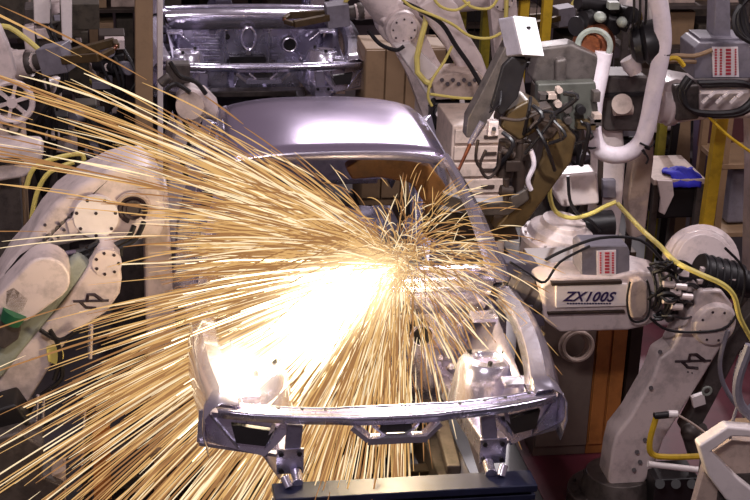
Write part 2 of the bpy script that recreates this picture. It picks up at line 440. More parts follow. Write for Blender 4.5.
# ------------------------------------------------------------------ fixtures under the cars
def fixture(dy, label):
    root = empty('welding_fixture', (0, 1.5+dy, 0), label, 'fixture', 'fixtures under the car bodies')
    b = MB()
    for dz, hh in ((.835, .035), (.78, .03), (.72, .05), (.66, .03)):
        b.beam((-.54, -.13+dy, dz), (.62, -.13+dy, dz), .14 if dz > .8 else .1, hh)
    b.box((0.04, -.13+dy, .74), (1.14, .06, .2))
    b.build('cross_beam', 'blue_beam', root, bevel=.006)
    for s in (-1, 1):
        MB().beam((s*.40, -.14+dy, .46), (s*.40, 3.9+dy, .42), .16, .2).build('side_beam', 'machine_grey', root, bevel=.01)
        b = MB(); b.mats = ['steel_dark', 'bright_steel']
        b.beam((s*.455, -.02+dy, .62), (s*.455, -.0+dy, .72), .12, .08); b.cyl((s*.455, -.06+dy, .7), (s*.455, .06+dy, .7), .05)
        b.cur = 1; b.cyl((s*.43, -.1+dy, .865), (s*.43, -.03+dy, .885), .025).cyl((s*.47, -.12+dy, .86), (s*.49, -.09+dy, .90), .02)
        b.each('clamp', 'steel_dark', root, bevel=.004)
        for y in (.4, 1.9, 3.4): MB().box((s*.40, y+dy, .14), (.2, .22, .28)).build('pedestal', 'machine_grey', root, bevel=.01)
        MB().beam((s*.62, 1.6+dy, .5), (s*.62, 1.6+dy, .62), .08, .08).beam((s*.40, 1.6+dy, .45), (s*.66, 1.6+dy, .5), .08, .06).build('locator', 'steel_dark', root, bevel=.006)
    b = MB()
    for y in (.35, .7, 1.1): b.beam((-.4, y+dy, .42), (.4, y+dy, .42), .08, .08)
    b.each('cross_tube', 'dark_brown', root, bevel=.008)
    MB().cyl((-.3, .2+dy, .47), (.32, .2+dy, .47), .035).cyl((-.1, .2+dy, .47), (.1, .2+dy, .47), .055).build('air_cylinder', 'brown_panel', root)
    MB().tube([(-.3, .1+dy, .55), (-.1, .16+dy, .6), (.1, .12+dy, .57), (.3, .2+dy, .5), (.36, .5+dy, .46)], .012).each('hose', 'rubber', root)
    return root
fixture(0, 'dark blue beamed welding fixture carrying the front car body')
fixture(5.55, 'dark welding fixture under the rear car body')

# ------------------------------------------------------------------ robots
def wind_mark(b, px, k, Y):                 # the maker's mark: two hooked strokes on one bar
    f = lambda pts, w: b.tube([P(px[0]+x*k, px[1]+y*k, Y) for x, y in pts], w, 4, smooth=0)
    f([(-2.1, .05), (2.1, -.05)], .0065); f([(-.5, 0), (-.35, -.75), (.4, -.75), (1.4, 0)], .009); f([(-1.3, .05), (-.6, .75), (.6, .85)], .008)
    return b

# --- robot on the right: lower arm, elbow, forearm with the model plate, wrist in the body
rz = empty('welding_robot', P(600, 500, .95)*1.0, 'white robot at right whose plate reads ZX100S, reaching into the front car', 'robot')
rz.location = (1.42, .95, 0)
b = MB(); b.cyl((1.42, 1.0, 0), (1.42, 1.0, .09), .26, n=32).cyl((1.42, 1.0, .09), (1.42, 1.0, .2), .2, .17, n=32).bolts((1.42, 1.0, .09), (0, 0, 1), .23, 12, .012, .02)
b.build('base', 'machine_grey', rz, bevel=.006)
la = MB().slab([(612, 452), (616, 436), (630, 418), (652, 380), (660, 358), (672, 350), (690, 312), (700, 290), (722, 290), (733, 305), (735, 328), (720, 350), (702, 380), (684, 408), (664, 440), (655, 466), (640, 492), (616, 498), (608, 480)], .88, .17).build('lower_arm', 'white', rz, bevel=.018, seg=3)
wind_mark(MB(), (693, 361), 8.5, .874).build('logo_mark', 'mark', la)
b = MB()
for q in ((651, 388), (645, 440), (637, 452), (634, 470), (660, 352), (640, 462)): b.cyl(P(*q, .885), P(*q, .865), .012, n=8)
b.cyl(P(692, 373, .885), P(692, 373, .875), .005, n=6).cyl(P(688, 372, .885), P(688, 372, .875), .005, n=6)
b.each('bolt', 'mark', la)
e = P(712, 322, .9)
b = MB(); b.mats = ['white', 'mark']
b.lathe(e+V((0, .30, 0)), (0, -1, 0), [(0, .11), (.1, .125), (.3, .125), (.33, .115), (.35, .105), (.352, .1)], 32); b.cur = 1; b.bolts(e+V((0, -.052, 0)), (0, -1, 0), .082, 8, .008, .006, .3)
b.build('elbow_cover', 'white', rz, bevel=.004)
c = P(706, 276, 1.25)
b = MB()
b.lathe(c+V((.02, .18, 0)), (-.25, -1, .45), [(0, .17), (.06, .2), (.14, .2), (.16, .185), (.17, .17), (.2, .165), (.21, .15), (.23, .14)], 36)
b.build('elbow_housing', 'white', rz, bevel=.005)
b = MB(); b.cyl(P(698, 272, 1.0), P(738, 282, 1.0), .095, n=24).cyl(P(738, 282, 1.0), P(750, 285, 1.0), .07, n=24)
for k in range(5): b.torus(P(702+7*k, 273+1.7*k, 1.0), (1, 0, -.2), .097, .006, 24, 5)
mo = b.build('motor', 'rubber', rz)
MB().box(P(712, 270, .95), (.12, .03, .03)).box(P(716, 281, .92), (.2, .02, .02)).each('bright_clip', 'white', mo)
# forearm
fa = MB().slab([(541, 286), (552, 280), (580, 276), (612, 277), (640, 270), (664, 276), (664, 318), (646, 327), (628, 331), (560, 333), (545, 322)], .92, .22).build('forearm', 'white', rz, bevel=.02, seg=3)
MB().slab([(556, 286), (628, 284), (628, 306), (556, 308)], .905, .03).build('name_plate', 'white_clean', fa, bevel=.003)
b = MB().slab([(552, 283), (622, 281), (622, 284), (552, 286)], .895, .04).slab([(548, 313), (625, 311), (625, 313), (548, 315)], .90, .04)
b.build('trim_strip', 'dark_brown', fa)
ff = MB().slab([(629, 290), (632, 281), (642, 279), (648, 286), (648, 312), (642, 319), (632, 319), (629, 308)], .88, .1).build('side_cover', 'cream', fa, bevel=.012)
MB().tube([P(x, y, .87) for x, y in ((630, 282), (627, 300), (630, 318), (638, 322), (648, 316), (650, 296), (647, 280))], .006).build('seal', 'rubber', ff)
tc = bpy.data.curves.new('t', 'FONT'); tc.body = 'ZX100S'; tc.size = .072; tc.shear = .35; tc.extrude = .0015; tc.space_character = 1.1; tc.offset = .0015
to = bpy.data.objects.new('t', tc); COL.objects.link(to); bpy.context.view_layer.update()
tm = bpy.data.meshes.new_from_object(to); bpy.data.objects.remove(to)
tm.materials.clear(); tm.materials.append(MATS['ink'])
to = bpy.data.objects.new('lettering', tm); COL.objects.link(to)
to.parent = fa; to.rotation_euler = (R(90), R(2.6), 0); to.location = P(563, 301, .900) - rz.location
b = MB()
for k in range(16): b.slab([(567+k*2.8, 303), (569+k*2.8, 303), (569+k*2.8, 304.3), (567+k*2.8, 304.3)], .9015, .004)
b.build('small_lettering', 'ink', fa)
# grey box with warning sticker
bx = MB().slab([(581, 250), (585, 246), (628, 246), (630, 252), (630, 277), (581, 279)], .94, .16).build('control_box', 'grey', rz, bevel=.008)
MB().slab([(597, 251), (616, 250), (616, 275), (597, 276)], .936, .01).build('warning_sticker', 'label_white', bx)
b = MB()
for (x0, x1, ys) in ((600, 601.5, 9), (605, 609.5, 7), (612, 614, 9)):
    for k in range(ys):
        y = 252.5+22*k/ys; h_ = 14/ys
        b.slab([(x0, y), (x1, y), (x1, y+h_), (x0, y+h_)], .932, .005)
b.build('sticker_print', 'label_red', bx)
MB().slab([(584, 279), (627, 277), (627, 282), (584, 284)], .95, .14).build('box_foot', 'dark', bx)
# wrist
b = MB(); w0 = P(546, 300, 1.02); w1 = P(512, 283, 1.08)
b.lathe(w0, w1-w0, [(0, .085), (.03, .09), (.05, .07), (.09, .068), (.1, .078), (.17, .074), (.18, .055), (.21, .05)], 24)
b.build('wrist', 'machine_grey', rz, bevel=.004)
MB().slab([(505, 262), (536, 262), (543, 272), (543, 300), (524, 302), (505, 284)], 1.2, .12).build('wrist_bracket', 'grey', rz, bevel=.01)
MB().slab([(524, 306), (543, 304), (545, 326), (528, 328)], .98, .1).build('adapter', 'steel_dark', rz, bevel=.006)
# cable bundle at elbow
random.seed(11); b = MB()
for k in range(26):
    x0 = random.uniform(648, 668); y0 = random.uniform(262, 318); Y = random.uniform(.80, .95)
    p0 = P(x0, y0, Y); L_ = random.uniform(18, 40)
    b.tube([p0, P(x0+L_*.35, y0+random.uniform(-5, 6), Y-.03), P(x0+L_*.7, y0+random.uniform(-6, 6), Y), P(x0+L_, y0+random.uniform(-4, 8), Y+.12)], random.choice((.006, .008, .011)), 6)
for k in range(5): b.torus(P(650+k*4, 288, .95), (1, 0, random.uniform(-.2, .2)), .10+.01*k, .009, 24, 6)
b.tube([P(x, y, .84) for x, y in ((650, 318), (668, 330), (700, 332), (728, 326), (742, 300), (744, 270), (725, 248))], .007)
b.tube([P(x, y, .84) for x, y in ((545, 260), (565, 250), (600, 238), (640, 240), (664, 262))], .008)
b.tube([P(x, y, .85) for x, y in ((510, 262), (530, 275), (545, 282), (560, 262), (590, 246))], .007)
b.build('cable_bundle', 'rubber', rz)
b = MB()
for (x, y) in ((668, 284), (674, 292), (668, 300), (680, 286), (676, 306), (686, 296)): b.cyl(P(x-5, y, .82), P(x+6, y+1, .82), .017, n=10)
b.each('connector', 'white', rz)

# --- robot at far right, forearm entering from the right edge
rr = empty('welding_robot', (3.0, 2.9, 0), 'white robot at the upper right edge, striped label on its grey box', 'robot')
MB().cyl((3.0, 2.9, 0), (3.0, 2.9, .12), .3, n=32).cyl((3.0, 2.9, .12), (3.0, 2.9, .5), .22, .18, n=32).build('base', 'machine_grey', rr, bevel=.01)
MB().dog((3.0, 2.9, .55), (2.75, 2.75, 1.95), .17, .15, (0, 1, 0), .2, .9).build('lower_arm', 'white', rr, bevel=.02)
fa = MB().slab([(664, 84), (678, 80), (700, 84), (790, 84), (790, 118), (700, 121), (680, 124), (664, 118)], 2.55, .26).build('forearm', 'white', rr, bevel=.03, seg=3)
MB().slab([(674, 86), (700, 84), (700, 120), (676, 122)], 2.50, .1).build('end_plate', 'machine_grey', fa, bevel=.02)
wc = P(668, 100, 2.66)
MB().lathe(wc+V((.04, 0, 0)), (-1, 0, 0), [(0, .15), (.05, .155), (.06, .14), (.1, .135), (.11, .10), (.15, .095)], 30).build('wrist', 'white', rr, bevel=.006)
bx = MB().slab([(694, 48), (700, 43), (790, 42), (790, 78), (694, 79)], 2.5, .25).build('control_box', 'grey', rr, bevel=.008)
MB().slab([(712, 47), (738, 47), (739, 77), (713, 77)], 2.494, .01).build('warning_sticker', 'label_white', bx)
for (x0, x1, n_) in ((715, 717, 10), (720, 722, 10), (726, 731, 8), (735, 736.5, 11)):
    b = MB()
    for k in range(n_):
        y = 49+27*k/n_; b.slab([(x0, y), (x1, y), (x1, y+18/n_), (x0, y+18/n_)], 2.49, .005)
    b.build('sticker_print', 'label_red', bx)
b = MB(); random.seed(4)
for k in range(9):
    o_ = random.uniform(-3, 3); Y = 2.42+random.uniform(0, .06)
    b.tube([P(x+o_, y+o_*.8, Y) for x, y in ((690, 78), (682, 92), (688, 108), (706, 114), (740, 112), (756, 96), (745, 84), (700, 84))], .012, 6)
for k in range(4): b.tube([P(752-4*k, -6, 2.45), P(735+3*k, 14, 2.45), P(738+4*k, 34, 2.42), P(760, 46, 2.4)], .016, 6)
b.build('cable_loop', 'rubber', rr)
b = MB()
for k in range(6): b.beam(P(702+7*k, 103-k % 2*6, 2.43), P(708+7*k, 97-k % 2*5, 2.43), .02, .012)
b.beam(P(700, 92, 2.45), P(748, 91, 2.45), .02, .02)
b.each('clip', 'white_clean', rr)
b = MB(); b.tube([P(x, y, 2.45) for x, y in ((664, 66), (672, 56), (694, 56), (712, 50))], .014).tube([P(x, y, 2.5) for x, y in ((660, 72), (668, 62), (696, 62))], .012)
b.each('hose', 'tan', rr)
MB().tube([P(x, y, 2.45) for x, y in ((708, 116), (712, 120), (726, 134), (742, 146), (760, 158))], .009).build('thin_cable', 'yellow', rr)
MB().tube([P(x, y, 2.4) for x, y in ((657, 78), (664, 62), (676, 58), (684, 66))], .014).build('yellow_cable', 'yellow', rr)
MB().slab([(716, -10), (730, -10), (731, 42), (714, 44)], 2.6, .14).slab([(700, 38), (745, 38), (745, 46), (700, 46)], 2.55, .2).build('riser', 'grey', rr, bevel=.006)

# --- middle robot with hanging white hose
rm = empty('welding_robot', (1.5, 2.75, 0), 'tall robot with a white padded hose loop hanging down and black motor', 'robot')
bx_ = P(590, 250, 2.75)
rm.location = (bx_.x, 2.8, 0)
MB().cyl((bx_.x, 2.85, 0), (bx_.x, 2.85, .1), .28, n=32).cyl((bx_.x, 2.85, .1), (bx_.x, 2.85, .5), .2, .17, n=32).build('base', 'machine_grey', rm, bevel=.01)
tt = P(556, 245, 2.4)
MB().lathe(tt+V((0, .02, -.1)), (.15, -.1, 1), [(0, .21), (.10, .22), (.12, .235), (.15, .235), (.16, .2), (.2, .19), (.23, .14), (.26, .13)], 32).bolts(tt+V((0.02, 0, .055)), (.15, -.1, 1), .213, 14, .010, .012).build('turret', 'white', rm, bevel=.006)
MB().beam(tt+V((0, .02, -.02)), V((bx_.x, 2.75, .45)), .3, .3, .34, .34).build('turret_base', 'machine_grey', rm, bevel=.03)
la = MB().slab([(601, 120), (622, 118), (626, 160), (622, 215), (618, 245), (592, 245), (596, 200), (598, 150)], 2.7, .16).build('lower_arm', 'white', rm, bevel=.015)
MB().slab([(599, 150), (604, 150), (602, 205), (597, 205)], 2.69, .05).build('arm_recess', 'dark_brown', la)
MB().slab([(635, 150), (654, 130), (654, 160), (645, 235), (632, 240), (628, 200)], 2.75, .12).build('link_bar', 'cream', rm, bevel=.012)
MB().slab([(560, 175), (598, 172), (600, 205), (562, 208), (555, 192)], 2.55, .16).build('shoulder_housing', 'white', rm, bevel=.02)
MB().slab([(603, 180), (616, 180), (616, 198), (603, 198)], 2.66, .04).build('junction_box', 'grey', rm, bevel=.004)
b = MB(); b.cyl(P(583, 226, 2.5), P(612, 224, 2.5), .085, n=24).cyl(P(575, 224, 2.5), P(583, 226, 2.5), .06, n=24)
b.build('motor', 'rubber', rm)
up = MB().slab([(600, 76), (648, 76), (652, 90), (650, 118), (640, 132), (606, 132), (598, 118)], 2.65, .22).build('upper_housing', 'machine_grey', rm, bevel=.02)
MB().slab([(602, 94), (648, 92), (648, 96), (602, 98)], 2.63, .05).build('seam', 'dark', up)
MB().cyl(P(622, 104, 2.62), P(622, 104, 2.55), .06, n=24).cyl(P(614, 110, 2.6), P(632, 109, 2.6), .035).build('joint_cap', 'cream', up)
b = MB(); c0 = P(643, 42, 2.5)
b.lathe(P(630, 46, 2.5), (1, -.25, .25), [(0, .07), (.02, .10), (.06, .11), (.07, .10), (.09, .125), (.15, .13), (.17, .12), (.18, .09), (.2, .085)], 24)
b.build('drive_motor', 'rubber', rm)
MB().lathe(P(628, 58, 2.5), (.6, -.2, -1), [(0, .05), (.05, .055), (.1, .04)], 18).build('motor_flange', 'white', rm)
MB().slab([(628, -10), (640, -10), (642, 16), (632, 30), (624, 30), (622, 10)], 2.55, .15).slab([(644, -10), (668, -10), (672, 20), (670, 52), (656, 52), (652, 26)], 2.5, .18).build('forearm', 'white_clean', rm, bevel=.02)
b = MB(); b.lathe(P(596, 42, 2.55), (-.6, -1, .1), [(-.02, .11), (.05, .12), (.1, .115), (.12, .1), (.13, .07), (.15, .06)], 26)
b.build('joint', 'copper', rm)
MB().torus(P(594, 46, 2.4), (-.4, -1, .1), .09, .018, 20, 6, -.5, 3.6).build('joint_band', 'grey_green', rm)
b = MB(); random.seed(3)
for k in range(9): b.cyl(P(random.uniform(574, 632), random.uniform(2, 30), 2.5), P(random.uniform(574, 632), random.uniform(2, 30), 2.65), random.uniform(.03, .06), n=16)
b.each('drive_cluster', 'dark', rm)
b = MB(); b.blob(P(600, 17, 2.4), .035, .05, .03).blob(P(622, 22, 2.42), .03, .04, .03).box(P(613, 5, 2.42), (.06, .05, .04))
b.each('sensor', 'grey_green', rm)
b = MB(); b.tube([P(x, y, 2.38) for x, y in ((604, 52), (599, 78), (594, 104), (593, 132), (599, 149), (612, 155), (628, 153), (641, 142), (648, 122), (653, 96), (659, 66), (663, 40), (660, 10), (652, -14))], .05, 14)
hh = b.build('padded_hose', 'hose_white', rm)
b = MB()
for q, ax in (((643, 145), (.5, 0, .9)), ((641, 148), (.7, 0, .5)), ((662, 53), (.1, 0, 1)), ((594, 145), (-.3, 0, 1))): b.torus(P(*q, 2.38), ax, .043, .007, 20, 6)
b.tube([P(x, y, 2.33) for x, y in ((640, 143), (650, 147), (655, 141))], .006).tube([P(x, y, 2.33) for x, y in ((642, 150), (648, 158), (646, 164))], .006)
b.each('strap', 'dark', hh)
b = MB()
for x0 in (634, 640, 646): b.tube([P(x0, -8, 2.44), P(x0, 14, 2.44), P(x0-2, 30, 2.46)], .008)
b.tube([P(x, y, 2.4) for x, y in ((568, 176), (570, 200), (578, 214), (592, 222), (600, 232))], .01)
b.each('cable', 'rubber', rm)

# --- weld gun held over the car
gun = empty('spot_weld_gun', P(525, 130, 2.1), 'tilted spot weld gun with a glaring white transformer top and brown frame', 'weld gun')
q0, q1, q3 = P(513, 16, 1.94), P(534, 18, 2.04), P(522, 55, 1.90)
nq = (q1-q0).cross(q3-q0).normalized(); nq = nq if nq.dot(DV) < 0 else -nq
tb_ = MB().prism([q0, q1, q1+q3-q0, q3], -nq*.11).build('transformer', 'grey', gun, bevel=.012, seg=3)
MB().prism([q + nq*.012 for q in (q0, q1, q1+q3-q0, q3)], -nq*.014).build('transformer_lid', 'glare_white', tb_, bevel=.004)  # near-white colour stands in for glare on the transformer top
MB().box((q0+q1)/2 + (q3-q0)*.28 + nq*.014, (.025, .012, .012)).build('lid_slot', 'dark', tb_)
MB().slab([(498, 60), (512, 34), (516, 56), (497, 108), (478, 138), (466, 138), (468, 118), (482, 92)], 1.98, .1).build('gun_body', 'machine_grey', gun, bevel=.008)
MB().slab([(503, 66), (512, 57), (528, 60), (518, 98), (502, 116), (491, 108)], 1.95, .12).build('cover_plate', 'dark', gun, bevel=.008)
MB().slab([(506, 112), (528, 100), (545, 108), (538, 132), (520, 142), (500, 128)], 2.0, .2).build('frame_head', 'olive', gun, bevel=.02)
fr_ = MB().slab([(550, 124), (566, 126), (577, 138), (572, 162), (524, 228), (494, 230), (520, 198), (541, 160)], 1.98, .14).build('c_frame', 'olive', gun, bevel=.018, seg=3)
MB().slab([(530, 112), (552, 106), (560, 128), (552, 140), (540, 140)], 1.96, .12).build('pivot_block', 'dark_brown', gun, bevel=.012)
MB().slab([(538, 84), (596, 82), (600, 128), (576, 132), (556, 122), (538, 112)], 2.25, .08).build('mount_plate', 'green_dark', gun, bevel=.012)
MB().slab([(540, 48), (572, 44), (600, 56), (602, 84), (545, 96), (532, 80)], 2.35, .14).slab([(556, 60), (568, 58), (566, 100), (556, 98)], 2.3, .1).build('mount_block', 'machine_grey', gun, bevel=.02)
b = MB(); b.cyl(P(482, 122, 1.85), P(470, 144, 1.85), .016, n=14); b.build('electrode_holder', 'bright_steel', gun)
b = MB(); b.cyl(P(472, 140, 1.85), P(455, 178, 1.8), .012, .008, n=12); b.each('electrode', 'copper', gun)
MB().slab([(489, 122), (499, 121), (499, 136), (488, 137)], 1.9, .05).build('tip_block', 'white', gun, bevel=.006)
MB().cyl(P(494, 129, 1.9), P(494, 129, 1.88), .012, n=10).build('block_hole', 'dark', gun)
b = MB(); random.seed(8)
b.cyl(P(508, 140, 1.95), P(504, 176, 1.95), .05, n=18).cyl(P(520, 140, 2.0), P(518, 190, 2.0), .035, n=18).box(P(512, 165, 1.9), (.08, .06, .06)).cyl(P(500, 190, 1.9), P(512, 192, 1.9), .03)
b.box(P(526, 150, 2.0), (.06, .08, .1)).cyl(P(500, 150, 1.9), P(514, 156, 1.9), .022).cyl(P(506, 178, 1.9), P(506, 200, 1.9), .018)
b.build('pressure_cylinder', 'dark_brown', gun, bevel=.004)
b = MB()
for pts in (((486, 150), (480, 166), (488, 178), (498, 168), (500, 152)), ((478, 140), (476, 160), (484, 172)), ((530, 128), (540, 120), (556, 126), (562, 140)), ((500, 118), (520, 120), (540, 112))):
    b.tube([P(x, y, 1.86) for x, y in pts], .009)
b.each('gun_hose', 'dark_brown', gun)
MB().tube([P(x, y, 1.93) for x, y in ((531, 150), (534, 165), (528, 180), (531, 190))], .014).build('white_hose', 'hose_white', gun)
MB().slab([(444, 194), (470, 202), (500, 203), (528, 188), (530, 200), (508, 216), (470, 216), (444, 206)], 1.95, .08).build('lower_jaw', 'machine_grey', gun, bevel=.012)
MB().slab([(440, 210), (470, 214), (512, 216), (520, 240), (470, 244), (436, 240), (424, 226)], 2.1, .1).build('jaw_cover', 'dark_brown', gun, bevel=.012)
random.seed(31); b = MB()
for k in range(10):
    x0, y0 = random.uniform(500, 590), random.uniform(84, 150)
    b.tube([P(x0, y0, 1.9), P(x0+random.uniform(-12, 14), y0+random.uniform(4, 18), 1.84), P(x0+random.uniform(-16, 20), y0+random.uniform(18, 44), 1.93)], random.choice((.007, .01, .013)), 7)
b.each('gun_hose', 'rubber', gun)
b = MB(); b.mats = ['machine_grey', 'olive', 'cream', 'dark']
for k in range(16):
    b.cur = random.choice((0, 0, 1, 2, 3)); q = P(random.uniform(536, 598), random.uniform(88, 126), 2.22)
    if k % 2: b.cyl(q, q+V((0, -.05, 0)), random.uniform(.012, .03), n=12)
    else: b.box(q, (random.uniform(.03, .09), .06, random.uniform(.02, .06)))
b.each('fitting', 'machine_grey', gun, bevel=.003)
# gun arm reaching inside the car, seen through the windshield opening
b = MB().slab([(346, 168), (362, 158), (400, 158), (430, 166), (446, 186), (446, 214), (434, 240), (424, 238), (426, 206), (412, 184), (380, 178), (352, 180)], 2.3, .1)
b.build('inner_gun_arm', 'copper_brown', gun, bevel=.015)

# --- generic robots in the background rows
def robot(label, base, sh, el, wr, n, s=1.0, m='white', gm='olive', hose='yellow_hose', mark=True, group=None, glabel=None):
    base, sh, el, wr, n = V(base), V(sh), V(el), V(wr), V(n)
    r = empty('welding_robot', base, label, 'robot', group)
    MB().cyl(base, base+V((0, 0, .08*s)), .28*s, n=28).cyl(base+V((0, 0, .08*s)), base+V((0, 0, .3*s)), .22*s, .18*s, n=28).bolts(base+V((0, 0, .08*s)), (0, 0, 1), .25*s, 12, .012, .015).build('base', 'machine_grey', r, bevel=.008)
    up_ = (sh-base)
    MB().beam(base+V((0, 0, .28*s)), sh+V((0, 0, .02)), .30*s, .30*s, .26*s, .28*s, up=n).build('turret', m, r, bevel=.04*s, seg=3)
    q = MB(); q.mats = [m, 'mark']
    nn = n.normalized()
    q.dog(sh+nn*.13*s, el+nn*.13*s, .15*s, .12*s, n, .14*s, .85); q.cur = 0
    q.cyl(sh+nn*.19*s, sh+nn*.225*s, .12*s, n=24).cyl(el+nn*.19*s, el+nn*.225*s, .095*s, n=24); q.cur = 1
    q.bolts(sh+nn*.225*s, n, .095*s, 8, .009, .008).bolts(el+nn*.225*s, n, .075*s, 8, .008, .008)
    a = q.build('lower_arm', m, r, bevel=.012*s)
    if mark:
        ax = (el-sh).normalized(); mid = sh.lerp(el, .45)+nn*.202*s; side = ax.cross(nn)
        q = MB(); g = lambda pts: [mid+side*x*.05*s-ax*y*.05*s for x, y in pts]
        q.tube(g([(-1.2, .15), (1.2, .0)]), .005, 4, smooth=0).tube(g([(-.6, .1), (-.5, -.6), (.1, -.6), (.9, .1)]), .006, 4, smooth=0).tube(g([(-.9, .2), (-.5, .8), (.3, .9)]), .006, 4, smooth=0)
        q.build('logo_mark', 'mark', a)
    d = (wr-el).normalized()
    q = MB().cyl(el-nn*.17*s, el+nn*.07*s, .15*s, n=24).beam(el-d*.12*s, el+d*.16*s, .24*s, .26*s, .2*s, .2*s)
    q.build('elbow_housing', m, r, bevel=.02*s, seg=3)
    q = MB().lathe(el+d*.1*s, d, [(0, .12*s), ((wr-el).length*.5, .1*s), ((wr-el).length-.18*s, .075*s), ((wr-el).length-.1*s, .07*s)], 16)
    q.build('forearm', m, r)
    q = MB()
    for k in (-1, 1): q.cyl(el-d*.1*s+nn*.07*s*k, el-d*.3*s+nn*.07*s*k, .055*s, n=18)
    q.cyl(sh-nn*.1*s, sh-nn*.32*s, .09*s, n=20)
    q.each('motor', 'rubber', r, bevel=.004)
    q = MB().blob(wr-d*.05*s, .08*s, .08*s, .08*s).cyl(wr, wr+d*.06*s, .06*s, n=20)
    q.build('wrist', 'machine_grey', r)
    sd = d.cross(nn).normalized()
    if sd.z < 0: sd = -sd
    q = MB().tube([base+V((.2*s, 0, .2*s)), sh+nn*.3*s+V((.1, 0, 0)), sh.lerp(el, .5)+nn*.32*s-V((.06, 0, 0)), el+sd*.22*s+nn*.18*s, el.lerp(wr, .5)+sd*.3*s, wr+sd*.16*s, wr+d*.1*s], .02*s, 8)
    q.each('hose', hose, r)
    # gun
    g = empty('spot_weld_gun', wr+d*.1*s, glabel or 'small weld gun', 'weld gun')
    t0 = wr+d*.06*s; dn = (d+V((0, 0, -.8))).normalized(); x, y, z_ = basis(d, n)
    MB().beam(t0, t0+d*.2*s, .18*s, .2*s).build('transformer', 'grey', g, bevel=.008)
    q = MB()
    for k in (-1, 1): q.beam(t0+d*.18*s+y*.07*s*k, t0+d*.5*s+y*.16*s*k, .05*s, .06*s).beam(t0+d*.5*s+y*.16*s*k, t0+d*.56*s+y*.04*s*k, .04*s, .04*s)
    q.each('gun_arm', gm, g, bevel=.006)
    q = MB()
    for k in (-1, 1): q.cyl(t0+d*.55*s+y*.06*s*k, t0+d*.56*s+y*.012*s*k, .014*s, n=10)
    q.each('electrode', 'copper', g)
    return r
# upper middle white robot (beside the rear car)
Y6 = 4.7
robot('white robot behind the roof of the front car, arm slanting down to the right', (1.22, 4.95, 0), P(436, 96, Y6), P(398, 22, Y6), P(352, -30, Y6-.1), (0, -1, 0), 1.0, glabel='olive armed weld gun held over the rear car windshield base')
# front-side details over it: a wide bright arm plate with yellow hoses
t6 = empty('robot_tool_carrier', P(462, 120, 4.3), 'cream tool carrier with flat tray and yellow hoses beside yellow posts', 'tool carrier')
t6.location.z = 0
MB().slab([(418, 6), (442, -6), (458, 6), (466, 30), (482, 56), (492, 84), (490, 100), (478, 102), (462, 74), (444, 44), (430, 26)], 4.45, .16).build('arm', 'white', t6, bevel=.02)
MB().slab([(394, 46), (410, 42), (440, 70), (462, 96), (446, 116), (434, 108), (418, 80)], 4.42, .1).build('arm_plate', 'white_clean', t6, bevel=.012)
MB().slab([(432, 84), (446, 74), (478, 72), (490, 84), (486, 98), (436, 100)], 4.3, .25).build('tray', 'cream', t6, bevel=.006)
b = MB()
for k in range(8): b.cyl(P(442+5.5*k, 80+4*(k % 2), 4.3), P(442+5.5*k, 80+4*(k % 2), 4.28), .015, n=8)
b.each('bolt', 'mark', t6)
b = MB(); b.box(P(456, 112, 4.4), (.36, .2, .2)); b.cyl(P(440, 112, 4.3), P(440, 112, 4.22), .05); b.build('drive', 'dark', t6, bevel=.02)
b = MB(); b.cyl(P(439, 114, 4.24), P(439, 114, 4.2), .022).beam(P(462, 100, 4.28), P(463, 130, 4.28), .03, .03); b.each('rod', 'white_clean', t6)
g0 = P(456, 112, 4.45); MB().beam((g0.x, g0.y, 0), (g0.x, g0.y, g0.z-.05), .2, .2).box((g0.x, g0.y, .03), (.4, .4, .06)).build('column', 'machine_grey', t6, bevel=.01)
b = MB()
for pts in (((396, -8), (410, 6), (430, 14), (452, 24), (470, 36), (490, 38), (506, 30)), ((456, -10), (470, 6), (490, 8), (500, -6)), ((452, 46), (444, 62), (432, 80), (428, 96), (432, 106)), ((430, 94), (460, 98), (480, 98)), ((430, -8), (440, 6), (456, 10), (470, 2))):
    b.tube([P(x, y, 4.22) for x, y in pts], .010, 7)
b.each('yellow_hose', 'yellow_hose', t6)
b = MB().tube([P(x, y, 4.25) for x, y in ((404, 2), (424, 12), (442, 24), (456, 46), (470, 66), (484, 90))], .016, 7).tube([P(x, y, 4.3) for x, y in ((368, 30), (380, 44), (396, 50), (404, 46))], .014, 7)
b.each('black_hose', 'rubber', t6)

# background robots each side of the rear car and beyond
robot('pale robot in the upper left corner, head bent towards the rear car', (-2.25, 4.3, 0), (-2.1, 4.3, .55), (-1.85, 4.3, 1.5), P(36, 62, 4.2), (0, -1, 0), .9, glabel='weld gun held by the pale robot in the upper left corner')
robot('white robot far behind the left machinery, mostly hidden', (-1.3, 7.4, 0), (-1.3, 7.4, .5), (-1.5, 7.4, 1.15), P(62, 22, 7.0), (0, -1, 0), .8, gm='dark_brown', glabel='dark weld gun far behind the upper left machine column')
robot('white robot beyond the rear car at the very top of the view', (2.1, 6.3, 0), (2.1, 6.3, .5), (1.95, 6.3, 1.5), P(355, 12, 6.3), (0, -1, 0), .9, glabel='weld gun at the top edge right of the rear car')
robot('dim robot in the background near the top right racks', (3.6, 7.0, 0), (3.6, 7.0, .5), (3.3, 7.0, 1.25), (2.8, 6.9, 1.2), (0, -1, 0), .8, m='cream', glabel='weld gun of the dim robot near the top right racks')

